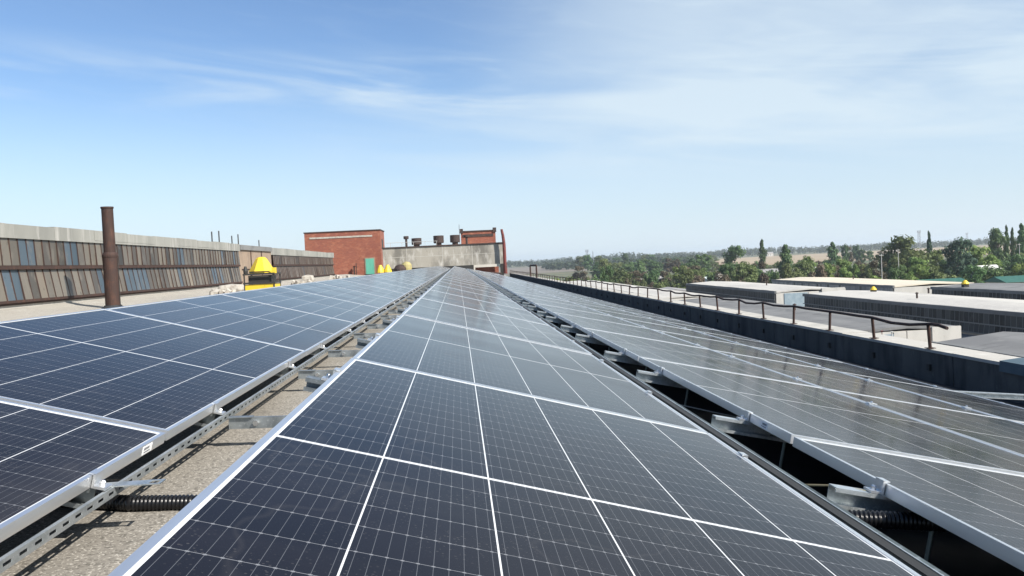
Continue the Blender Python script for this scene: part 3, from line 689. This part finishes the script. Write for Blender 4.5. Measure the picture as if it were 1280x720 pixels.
def duct(p, label, m_, w, l, h):
    b = MB(); b.box(-w/2,w/2,-l/2,l/2,0,h*.6); b.prism([(-w*.5,h*.6),(w*.5,h*.6),(w*.3,h),(-w*.3,h)], -l*.4, l*.4); o = b.build('roof_hatch', m_, loc=p); tag(o, label, 'roof hatch', None)
duct((22.6,127,-9.2), 'rusty red roof hatch behind the railing on the lower roof', RUSTRED, 2.0, 2.5, .9)
duct((47.0,118.5,-9.2), 'dark rusty box beside the dark glazed lantern end', DARKRUST, 1.6, 1.6, 1.1)

rv = random.Random(12)
for i, (x, y, z, lab) in enumerate(((57,78,-6.25,'thin vent pipe on the pale lantern roof nearest the right edge'),(54,96,-6.35,'short vent pipe on the pale lantern roof, before the yellow cone'),(60,104,-6.35,'short vent pipe behind the yellow cone on the pale lantern roof'),(56,150,-6.3,'short vent pipe on the lantern roof with blue end sheets'),(76,158,-6.3,'vent pipe standing on the cream lantern roof'),(36,88,-6.4,'short vent pipe on the grey lantern roof behind the parapet'),(35,170,-6.5,'vent pipe on the long whitish lantern roof'))):
    b = MB(); b.lathe([(.11,0),(.11,.55),(.20,.56),(.20,.62),(.03,.72)], x, y, 8); tag(b.build('vent_pipe', DARKRUST, loc=(0,0,z)), lab, 'vent pipe', 'vent pipes on the lower roofs')
b = MB(); b.tube([(24,16,-9.16),(23.5,60,-9.16),(25,110,-9.16),(24,186,-9.16)], .09, 6); tag(b.build('roof_pipe', DARKRUST), 'long rusty pipe lying along the lower roof beside the grey lantern', 'pipe')
# ------------------------------------------------------------ left: chimney, big yellow ventilator, debris
chx, chy = CAM.x-10.85, 27.0
t = thing('chimney', 'tall rusty brown steel chimney pipe rising beside the left row', 'chimney', (chx, chy, -.66))
b = MB(); b.lathe([(.25,0),(.245,.06),(.22,.08),(.22,1.62),(.235,1.66),(.235,1.72),(.19,1.80)], seg=24); b.build('lower_pipe', RUST, t, smooth=False)
b = MB(); b.lathe([(.175,1.75),(.172,2.9),(.172,3.16),(.19,3.17),(.19,3.22),(.16,3.22),(.155,2.9)], seg=24); b.build('upper_pipe', RUST, t)
b = MB(); b.box(.215,.235,-.012,.012,.1,1.6); b.build('seam', DARKM, t)
b = MB(); b.lathe([(.44,-.02),(.40,.03),(.27,.10),(.25,.14)], seg=20); b.build('flashing', TAR_SHADE, t)
v = thing('ventilator', 'large yellow roof ventilator with a cone hood over a dark open frame', 'ventilator', (-7.75, 35.3, -.60), group='yellow roof ventilators'); v.scale = (.74,.74,.97)
def taper(b, w0, w1, z0, z1, d=1.0): b.lathe([(w0,z0),(w1,z1)], seg=4, sq=True)
b = MB(); b.lathe([(.80,0),(.80,.42)], seg=4, sq=True); b.build('base', YEL, v)
b = MB()
for sx_ in (-1,1):
    for sy_ in (-1,1): b.box(sx_*.80-.03,sx_*.80+.03,sy_*.80-.03,sy_*.80+.03,.0,.86)
for z in (.44,.82): b.box(-.86,.86,-.86,-.80,z,z+.07); b.box(-.86,.86,.80,.86,z,z+.07); b.box(-.86,-.80,-.80,.80,z,z+.07); b.box(.80,.86,-.80,.80,z,z+.07)
b.box(-.62,.62,-.62,.62,.42,.80); b.build('frame', DARKM, v)
b = MB(); b.lathe([(.68,.86),(.70,.98),(.30,1.50),(.20,1.56),(.02,1.58)], seg=8); b.build('hood', YEL, v)
b = MB(); b.box(-.55,.55,-.705,-.69,.92,.965); b.box(.69,.705,-.5,.5,.92,.965); b.build('slot', DARKM, v)
b = MB(); b.lathe([(.11,.86),(.13,1.0),(.09,1.12),(.06,1.2)], -.72, -.72, 10); b.build('motor', DARKM, v)
b = MB(); b.box(.70,.92,-.80,-.55,.86,1.1); b.build('side_box', YEL, v)
def rocks(label, name, p, n, spread, s, seed, m_=RUBBLE, cat='rubble pile'):
    r = random.Random(seed); b = MB()
    for i in range(n):
        M_ = Matrix.Translation((r.uniform(-1,1)*spread, r.uniform(-1,1)*spread*.6, s*.25)) @ Euler((r.uniform(0,3),r.uniform(0,3),r.uniform(0,3))).to_matrix().to_4x4()
        q = s*r.uniform(.5,1); b.box(-q*.5,q*.5,-q*.35,q*.35,-q*.3,q*.3,M_)
    o = b.build(name, m_, loc=p); return tag(o, label, cat)
def sack(label, p, w, d, h, m_, cat='sack'):
    bm = bmesh.new(); bmesh.ops.create_cube(bm, size=1); bmesh.ops.subdivide_edges(bm, edges=bm.edges[:], cuts=5, use_grid_fill=True)
    r = random.Random(int(w*1000))
    for q in bm.verts:
        k = max(abs(q.co.x),abs(q.co.y)); f = 1-.35*abs(q.co.z)*2*.5
        q.co = Vector((q.co.x*w*f*1.1+r.uniform(-.02,.02), q.co.y*d*f*1.1+r.uniform(-.02,.02), (q.co.z+.5)*h*(1-.25*k)))
    me = bpy.data.meshes.new('sack'); bm.to_mesh(me); bm.free(); me.materials.append(m_)
    for q in me.polygons: q.use_smooth = True
    o = bpy.data.objects.new('sack', me); C.objects.link(o); o.location = p; return tag(o, label, cat)
pz_ = atX(290,362,CAM.x-10.4)
sack('whitish full sack lying on the roof below the lantern, left of the yellow ventilator', (pz_.x,pz_.y,-.62), 1.0, .8, .45, RUBBLE)
pz_ = atX(272,364,CAM.x-10.4); rocks('heap of pale broken rubble beside the whitish sack', 'rubble_pile', (pz_.x,pz_.y,-.62), 16, .55, .38, 2)
pz_ = atX(385,350,CAM.x-10.4); sack('whitish sack with rubble right of the yellow ventilator', (pz_.x,pz_.y,-.62), .75, .6, .62, RUBBLE)
pz_ = atX(376,351,CAM.x-10.3); rocks('small rubble heap by the sack right of the yellow ventilator', 'rubble_pile', (pz_.x,pz_.y,-.62), 9, .5, .45, 5)
pz_ = atX(424,346,CAM.x-10.3); rocks('pale debris on the roof before the brick tower', 'rubble_pile', (pz_.x,pz_.y,-.6), 8, .8, .5, 8)

# ------------------------------------------------------------ far end: brick tower, concrete beam wall, drums, hut
t = thing('brick_tower', 'red brick roof tower with a teal door beyond the left lanterns', 'building', (-13.3,103,-.5))
b = MB(); b.box(-17.9,-8.85,103,108.5,-.6,4.75); part(b, 'wall', BRICK, t)
b = MB(); b.box(-17.98,-8.78,102.92,108.6,4.752,4.87); part(b, 'roof_edge', DARKRUST, t)
b = MB(); b.box(-17.3,-9.8,102.94,103.0,4.02,4.22); part(b, 'mortar_band', RUBBLE, t)
b = MB(); b.box(-8.86,-8.80,104.6,106.0,2.6,3.7); part(b, 'side_window', DARKM, t)
b = MB(); b.box(-10.86,-9.62,102.93,103.0,-.5,1.50); dr = part(b, 'door_frame', PLASTER, t)
b = MB(); b.box(-10.74,-9.76,102.90,102.955,-.5,1.38); part(b, 'door', DOORG, t)
b = MB(); b.box(-12.2,-12.02,102.4,102.6,-.5,.55); b.box(-11.9,-11.8,102.4,102.5,-.5,.9); b.box(-12.2,-11.8,102.4,102.6,.50,.56)
tag(b.build('bent_pipe', RUST), 'rusty bent pipes standing before the brick tower left of the teal door', 'pipe')
t = thing('ventilator', 'small pair of yellow cone hoods by the teal door', 'ventilator', (-8.2,98.5,-.35), group='yellow roof ventilators')
for dx in (-.42,.42):
    b = MB(); b.lathe([(.50,0),(.44,.25),(.16,.86),(.03,.88)], dx, 0, 10); b.build('hood', YEL, t)
t = thing('concrete_wall', 'raised stained concrete slab wall across the far end of the rows', 'wall', (-1.4,100,-.5))
b = MB(); b.box(-8.4,5.75,100,100.35,.02,2.42); part(b, 'slab', CONC_STAIN, t)
b = MB(); b.box(-8.5,5.85,99.9,100.45,2.422,2.56); part(b, 'coping', DARKRUST, t)
b = MB(); b.box(-8.4,5.75,99.994,100.0,1.30,1.34); 
for x in (-5.6,-1.4,2.1): b.box(x-.03,x+.03,99.993,100.0,.03,2.41)
part(b, 'joint', CONC, t)
b = MB(); b.box(-8.4,2.2,100.05,100.3,-.6,.018); part(b, 'gap_shade', DARKM, t)  # solid dark box painting the shade in the open gap below the slab
b = MB(); b.box(5.35,5.75,100.02,100.3,-1.6,.018); part(b, 'pillar', DARKM, t)
b = MB(); b.box(2.4,5.2,101.2,101.6,-1.6,-.30); tag(b.build('low_brick_wall', BRICK), 'low orange brick wall glimpsed under the raised concrete slab', 'wall')
b = MB(); b.tube([(-1.0,99.4,-.42),(1.6,99.2,-.62),(3.6,99.0,-.98),(5.4,98.8,-1.18)], .16, 10)
tag(b.build('fallen_pipe', DARKRUST), 'dark pipe lying along the roof edge under the concrete slab', 'pipe')
for k, (px, py, w, lab) in enumerate(((516,333,1.0,'dark brown dome lying before the concrete wall'),)):
    p = atY(500, 334, 97); b = MB(); b.lathe([(.75,-.5),(.72,.1),(.5,.42),(.2,.55),(.03,.57)], seg=14); o = b.build('domed_cap', DARKRUST, loc=(p.x,97,p.z-.25)); tag(o, lab, 'dome cap')
p = atY(508, 331, 97.5); b = MB(); b.lathe([(.5,-.6),(.62,.0),(.60,.35),(.4,.62),(.1,.72)], seg=14); o = b.build('drum', YELF, loc=(p.x,97.5,p.z-.35)); tag(o, 'faded yellow round drum beside the dark brown dome', 'drum')
b = MB(); b.box(-9.5,5.2,106,125,-.6,2.55); tag(b.build('end_block', LCONC), 'flat roofed block behind the stained concrete wall', 'building')
def drum_vent(px, ytop, ybot, wpx, lab, stem):
    Y = 112; a = atY(px, ytop, Y); c = atY(px, ybot, Y); r = wpx/2*112/FPX
    t = thing('drum_ventilator', lab, 'ventilator', (a.x, Y, 2.55), group='rusty ventilators above the concrete wall')
    h1 = a.z-2.55; h0 = c.z-2.55
    b = MB(); b.lathe([(r*stem,-.02),(r*stem,h0+.1)], seg=14); b.build('stem', DARKRUST, t)
    b = MB(); b.lathe([(r*.9,h0),(r,h0+.08),(r,h1-.06),(r*1.03,h1),(r*.8,h1+.03)], seg=20); b.build('drum', DARKRUST, t)
drum_vent(507.5, 295.5, 299, 6.4, 'rusty mushroom vent, leftmost of those above the concrete wall', .45)
drum_vent(520.5, 298, 306, 12.5, 'rusty drum ventilator beside the mushroom vent above the concrete wall', .6)
drum_vent(548, 294.8, 304, 13, 'rusty drum ventilator halfway along the concrete wall top', .55)
drum_vent(568.5, 294, 303, 12.5, 'rusty drum ventilator touching the brick hut above the concrete wall', .6)
drum_vent(583, 294.0, 296.5, 7, 'thin rusty pipe vent before the brick hut', .4)
t = thing('brick_hut', 'small red brick hut with raised corner posts above the concrete wall', 'building', (3.2,115,2.5))
b = MB(); b.box(.95,5.6,114,118,2.5,4.45); part(b, 'wall', BRICK, t)
b = MB(); b.box(.90,5.65,113.9,118.1,4.452,4.62); b.box(.80,1.25,113.85,114.3,4.3,4.9); b.box(5.25,5.72,113.85,114.3,4.3,4.9); part(b, 'roof_edge', DARKRUST, t)
b = MB(); b.box(1.2,5.3,113.93,114.0,3.75,4.1); part(b, 'lintel', DARKRUST, t)
b = MB(); b.tube([(.75,113.8,2.5),(.75,113.8,5.5)], .03, 6); tag(b.build('antenna_rod', DARKM), 'thin aerial rod at the left corner of the brick hut', 'rod')
b = MB(); pts = [atY(632,342,99.3), atY(631,325,99.3), atY(630,305,99.3), atY(628.5,294,99.3), atY(626.8,286.5,99.3)]
b.tube(pts, [.22,.2,.19,.17,.14], 8); tag(b.build('leaning_pole', RUSTRED), 'tall dark red bent pole at the right end of the concrete wall', 'pole')
b = MB()
for x in [i*1.45-8 for i in range(5)]: b.tube([(x,107,2.5),(x,107,3.25)], .025, 5)
b.tube([(-8.6,107,3.25),(-2.1,107,3.25)], .025, 5); tag(b.build('thin_railing', POLE), 'thin pale railing on the roof between the brick tower and the drums', 'railing')

# ------------------------------------------------------------ trees
def crown(kind, seed, n):
    """unit crown: height 1 (z 0..1 from base of tree), width 1"""
    r = random.Random(seed); b = MB(); clumps = []
    if kind == 'round':
        for i in range(26):
            a = r.uniform(0,2*math.pi); z = r.uniform(.22,.93); rad = .42*math.sqrt(max(.03,1-((z-.55)/.48)**2))*r.uniform(.35,1.0)
            clumps.append((rad*math.cos(a), rad*math.sin(a), z, r.uniform(.14,.22), r.uniform(.08,.13)))
    elif kind == 'poplar':
        for i in range(26):
            z = .10+.86*i/25; w = .42*min(1,(z/.3))*(1-max(0,(z-.55)/.47)**1.5); a = r.uniform(0,6.28)
            clumps.append((w*.5*math.cos(a)*r.random(), w*.5*math.sin(a)*r.random(), z, max(.1,w*r.uniform(.55,.85)), r.uniform(.05,.08)))
    elif kind == 'cone':
        for i in range(30):
            z = .06+.9*i/29; w = .50*(1-z)**.8+.02; a = i*2.4
            clumps.append((w*.62*math.cos(a), w*.62*math.sin(a), z, max(.05,w*.5), .05))
    elif kind == 'shrub':
        for i in range(16):
            a = r.uniform(0,6.28); rad = .36*r.random()**.5; z = r.uniform(.2,.82)*(1-rad*.6)
            clumps.append((rad*math.cos(a), rad*math.sin(a), z, r.uniform(.14,.22), r.uniform(.13,.19)))
    elif kind == 'sparse':
        for i in range(15):
            a = r.uniform(0,6.28); z = r.uniform(.4,.95); rad = r.uniform(.15,.46)*(1-abs(z-.65))
            clumps.append((rad*math.cos(a), rad*math.sin(a), z, r.uniform(.07,.12), r.uniform(.04,.07)))
    per = n//len(clumps)
    for (cx,cy,cz,rw,rh) in clumps:
        for i in range(per):
            d = Vector((r.gauss(0,1),r.gauss(0,1),r.gauss(0,1))).normalized()
            q = r.random()**.4
            p = Vector((cx+d.x*rw*q, cy+d.y*rw*q, cz+d.z*rh*q))
            s = .040*r.uniform(.6,1.5)
            nrm = (d+Vector((0,0,.35))+Vector((r.gauss(0,.42),r.gauss(0,.42),r.gauss(0,.42)))).normalized()
            u = nrm.cross(Vector((r.gauss(0,1),r.gauss(0,1),r.gauss(0,1)))).normalized(); w = nrm.cross(u)
            k = .55 if kind in ('round','sparse') else .75
            zs = .8
            pts = [p+u*s, p+w*s*k, p-u*s, p-w*s*k]
            b.face([(a.x,a.y,max(.01,p.z+(a.z-p.z)*zs)) for a in pts])
    return b, clumps
def make_tree(kind, leaf, seed, n=2600):
    name = {'round':'broadleaf_tree','poplar':'poplar_tree','cone':'conifer_tree','shrub':'shrub','sparse':'sparse_tree'}[kind]
    root = thing(name, '', 'tree' if kind != 'shrub' else 'shrub')
    b, cl = crown(kind, seed, n); b.build('crown', leaf, root, fix=False)
    r = random.Random(seed+1); q = MB(); top_ = {'round':.62,'poplar':.9,'cone':.93,'shrub':.4,'sparse':.75}[kind]
    q.tube([(0,0,-.02),(r.uniform(-.01,.01),r.uniform(-.01,.01),top_*.35),(r.uniform(-.02,.02),0,top_*.7),(0,0,top_)], [.028,.022,.013,.004], 7)
    for c in cl[::2]:
        z0 = max(.08,min(top_*.95, c[2]-.12)); q.tube([(0,0,z0),(c[0]*.6,c[1]*.6,(z0+c[2])/2+.02),(c[0],c[1],c[2])], [.010,.006,.002], 5)
    q.build('trunk', BARK, root)
    return root
LEAVES = {'d':LEAF_D,'l':LEAF_L,'o':LEAF_O,'b':LEAF_B,'c':LEAF_C}
protos = {}
def tree(kind, leaf, px, ytop, wpx, dist, label=None, group=None, seed=None):
    """a real tree standing on the ground dist metres ahead, as tall and wide as it looks from the roof"""
    v_ = (seed if seed is not None else random.randrange(3))
    key = (kind, leaf, v_)
    if key not in protos: o = make_tree(kind, LEAVES[leaf], hash((len(kind), ord(leaf), v_)) % 9999); protos[key] = o
    else: o = copy_tree(protos[key])
    p = atY(px, ytop, dist); h = p.z-G; w = wpx*dist/FPX*1.05
    if kind == 'poplar': w *= 1.35
    o.location = (p.x, dist, G); o.scale = (w, w*random.uniform(.9,1.1), h)
    o.rotation_euler = (0,0,random.uniform(0,6.28))
    tag(o, label, o.get('category'), group)
    return o
KEY = [
 ('round','d',918,306,30,420,'dark leafy tree with a ragged crown left of the first poplar'),
 ('poplar','d',952,299.5,11,450,'slim dark poplar standing alone before the tan field'),
 ('poplar','d',981,306,21,330,'broad dark oval tree right of the slim poplar'),
 ('round','l',1006,318,28,300,'lighter green tree beside the broad dark oval tree'),
 ('poplar','d',1040,303,16,480,'dark upright tree in the middle of the tan field'),
 ('round','o',1131,291.5,58,300,'big round green tree, tallest behind the cream roof'),
 ('cone','c',1161,289,16,330,'pointed dark conifer beside the big round green tree'),
 ('round','c',1196,296,42,262,'dark blue green spreading conifer before the tan field gap'),
 ('round','d',1246,284,32,350,'dark tree cluster crown left of the twin poplars at the right'),
 ('poplar','d',1258,282,9,352,'narrow poplar tip, left one of the twin poplars at the right'),
 ('poplar','d',1265,285,8,356,'narrow poplar tip, right one of the twin poplars at the right'),
 ('poplar','d',1277,280,16,330,'dark poplar cut by the right edge of the picture'),
 ('round','l',1222,308,52,285,'broad light green tree below the dark conifer and the poplars'),
 ('sparse','d',878,317,24,500,'thin branched tree with gaps in its crown before the field'),
 ('round','d',757,331,22,290,'dark green tree beyond the middle of the railing'),
 ('shrub','d',742,336,18,285,'dark bushy tree left of the green one beyond the railing'),
 ('round','b',725,332,22,520,'dull purple leaved tree by the ploughed field'),
 ('round','o',930,328,38,270,'bushy olive tree with bright top left of the slim poplar'),
 ('round','b',948,326,22,330,'brownish bush under the slim poplar'),
 ('shrub','o',708,338,20,330,'olive bush at the left end of the tree belt'),
 ('shrub','l',720,341,26,300,'yellow green bush beyond the far railing'),
]
for k in KEY: tree(*k[:6], label=k[6], group='trees beyond the factory')
rt = random.Random(77); random.seed(5)
fill = []
def band(n, x0, x1, y0, y1, w0, w1, d0, d1, kinds):
    for i in range(n):
        u = (i+rt.random())/n; d = rt.uniform(d0,d1)
        k, lf = rt.choice(kinds); fill.append((k, lf, x0+u*(x1-x0), rt.uniform(y0,y1), rt.uniform(w0,w1), d))
band(17, 1003, 1128, 323, 331, 16, 26, 270, 330, [('round','b'),('round','o'),('shrub','b'),('round','o'),('round','l')])
band(17, 1050, 1290, 328, 338, 22, 38, 205, 250, [('round','l'),('shrub','l'),('round','o'),('shrub','o'),('round','d')])
band(15, 1100, 1290, 312, 326, 24, 40, 270, 330, [('round','o'),('round','l'),('round','d')])
band(20, 765, 905, 331, 341, 18, 32, 330, 430, [('round','o'),('round','l'),('shrub','o'),('round','b'),('shrub','d')])
band(24, 745, 900, 322, 330, 12, 22, 520, 760, [('round','d'),('round','o'),('round','b'),('poplar','d')])
band(12, 715, 905, 315.5, 322, 10, 18, 900, 1300, [('round','d'),('round','o')])
band(15, 850, 1010, 328, 336, 16, 28, 250, 330, [('round','o'),('shrub','d'),('round','d'),('shrub','b')])
band(7, 690, 775, 340, 346, 14, 24, 285, 330, [('shrub','l'),('shrub','o'),('shrub','d')])
band(12, 940, 1060, 324, 329, 9, 16, 480, 640, [('round','d'),('shrub','o'),('round','b')])
band(6, 1050, 1100, 305, 314, 9, 14, 620, 800, [('round','d'),('round','b')])
band(10, 770, 850, 343, 350, 12, 20, 285, 330, [('shrub','b'),('shrub','o')])
KN = {'round':'round tree','poplar':'slender poplar','shrub':'low bush','cone':'conifer','sparse':'sparse tree'}
LN = {'d':'dark green','l':'bright green','o':'olive green','b':'reddish brown','c':'blue green'}
cnt = {}; tot = {}
fill.sort(key=lambda q: q[2])
for q in fill: tot[q[:2]] = tot.get(q[:2],0)+1
for q in fill:
    c = cnt[q[:2]] = cnt.get(q[:2],0)+1
    pos = 'leftmost' if c == 1 else ('rightmost' if c == tot[q[:2]] else nth(c)+' from the left')
    tree(*q, label='%s %s, %s of its kind in the tree belt' % (LN[q[1]], KN[q[0]], pos), group='trees beyond the factory')

# far wood along the skyline: reads as one mass
r = random.Random(8); b = MB()
def wood(x, y, h, w, n):
    for i in range(n):
        d = Vector((r.gauss(0,1),r.gauss(0,1),r.gauss(0,1))).normalized(); q = r.random()**.35
        p = Vector((x+d.x*w*q*.6, y+d.y*w*q*.6, G+h*.52+d.z*h*.48*q)); s = r.uniform(1.0,2.3)
        nrm = (d+Vector((r.gauss(0,.6),r.gauss(0,.6),r.gauss(0,.6)))).normalized()
        u = nrm.cross(Vector((r.gauss(0,1),r.gauss(0,1),r.gauss(0,1)))).normalized(); v_ = nrm.cross(u)
        b.face([p+u*s, p+v_*s, p-u*s, p-v_*s])
for i in range(1500):
    y = r.uniform(2080, 2500); t_ = r.uniform(-.12,.78); x = CAM.x+t_*y
    h = r.uniform(10,17)+3*math.sin(t_*40)+2*math.sin(t_*97+1)+(7 if .1 < t_ < .45 else 2); wood(x, y, h, r.uniform(7,13), 26)
for i in range(700):
    y = r.uniform(3200,4200); t_ = r.uniform(-.1,.85); wood(CAM.x+t_*y, y, r.uniform(14,24), r.uniform(12,22), 14)
for i in range(260):
    y = r.uniform(1250,1500); t_ = r.uniform(.10,.30); wood(CAM.x+t_*y, y, r.uniform(8,14), r.uniform(6,10), 26)
tag(b.build('far_wood', LEAF_F, fix=False), 'distant belt of dark woodland along the skyline', 'woodland', None, 'stuff')

# far houses, sheds, poles and masts
def house(name, label, px, ybase_m, dist, w, d, h, roofh, roofm, wallm, yaw=0., cat='building'):
    p = atY(px, 320, dist); t = thing(name, label, cat, (p.x,dist,G), (0,0,yaw))
    b = MB(); b.box(-w/2,w/2,-d/2,d/2,0,h); b.build('wall', wallm, t)
    b = MB(); b.prism([(-d/2-.4,h),(d/2+.4,h),(0,h+roofh)], -w/2-.5, w/2+.5, 'x'); b.build('roof', roofm, t)
    b = MB()
    for i in range(max(1,int(w//5))): x = -w/2+2.5+i*5; b.box(x-.7,x+.7,-d/2-.04,-d/2+.01,h*.35,h*.75)
    b.build('window', DARKM, t)
house('long_shed', 'long pale roofed shed behind the broad dark oval tree', 985, 0, 420, 40, 12, 5.0, 2.2, GREYR, LCONC, .05)
house('house', 'small house with a pale teal roof in the tree belt', 893, 0, 350, 12, 9, 3.5, 3.4, TEALR, WHITEW, .5)
house('house', 'small house with a light grey roof right of the teal roofed one', 912, 0, 350, 10, 9, 4.5, 3.2, LIGHTR, WHITEW, -.3)
house('green_shed', 'long green roofed shed behind the cream lantern roof', 1173, 0, 196, 10, 8, 6.8, 1.4, GREENR, LCONC, 0)
house('green_shed', 'green roofed shed near the right edge behind the dark lantern', 1270, 0, 190, 10, 8, 7.0, 1.3, GREENR, LCONC, .0)
house('house', 'white house half hidden in the light green tree at the right', 1232, 0, 255, 7, 6, 7.0, 2.0, WHITEW, WHITEW, .2)
house('house', 'small brown roofed house among trees beyond the railing', 810, 0, 420, 14, 9, 3.5, 3.0, GREYR, WHITEW, .3)
house('gable_shed', 'grey gabled shed left of the pale lantern with blue sheets', 838, 0, 205, 16, 20, 7.2, 1.6, GREYR, LCONC, 1.45)
house('white_house', 'tiny white house on the far field edge', 1075, 0, 1750, 12, 10, 5, 3, GREYR, LCONC, 0)
house('white_house', 'tiny pale building below the skyline left of the slim poplar', 962, 0, 1900, 14, 10, 7, 3, GREYR, LCONC, 0)
for px, yt, d, lab in ((1101.5,317,215,'tall concrete lamp pole behind the cream lantern roof'),(1122.5,311,260,'concrete pole before the big round green tree'),(1274,304,300,'pale pole before the dark poplar at the right edge')):
    p = atY(px, yt, d); b = MB(); b.tube([(0,0,0),(0,0,p.z-G)], [.16,.09], 8); b.box(-.6,.6,-.06,.06,p.z-G-.5,p.z-G-.35)
    tag(b.build('utility_pole', POLE, loc=(p.x,d,G)), lab, 'pole', 'utility poles')
for px, yt, d, w, lab in ((733.5,312,1500,5,'lattice mast with a wide head on the skyline beyond the railing'),(1148.5,288,1300,5,'lattice mast above the trees beside the dark conifer'),(1208.5,291,2000,5,'distant pylon on the skyline right of the blue green conifer'),(741,314,1600,1.5,'thin mast right of the lattice mast on the skyline')):
    p = atY(px, yt, d); h = p.z-G; b = MB()
    for sx_ in (-1,1):
        for sy_ in (-1,1): b.tube([(sx_*w*.5,sy_*w*.5,0),(sx_*w*.22,sy_*w*.22,h)], .22, 5)
    n = 9
    for i in range(n):
        z0, z1 = h*i/n, h*(i+1)/n; a = w*(.5-.28*i/n); c = w*(.5-.28*(i+1)/n)
        b.tube([(-a,-a,z0),(c,-c,z1)], .14, 4); b.tube([(a,-a,z0),(-c,-c,z1)], .14, 4)
    if w > 2: b.tube([(-w*.6,0,h),(-w*.3,0,h-5)], .3, 5); b.tube([(w*.6,0,h),(w*.3,0,h-5)], .3, 5); b.box(-w*.6,w*.6,-.2,.2,h-3,h-2.5)
    tag(b.build('lattice_mast', TOWERM, loc=(p.x,d,G)), lab, 'mast')

# ------------------------------------------------------------ haze
hm = bpy.data.materials.new('pale_air'); hm.use_nodes = True; ht = hm.node_tree; ht.nodes.clear()
ho = ht.nodes.new('ShaderNodeOutputMaterial'); hv = ht.nodes.new('ShaderNodeVolumePrincipled')
hv.inputs['Color'].default_value = (.80,.89,1,1); hv.inputs['Density'].default_value = 0.00012; hv.inputs['Anisotropy'].default_value = .2
ht.links.new(hv.outputs[0], ho.inputs['Volume'])
b = MB(); b.box(-9500,11500,-3500,11500,G-1,45); tag(b.build('haze', hm), None, None, None, 'stuff')
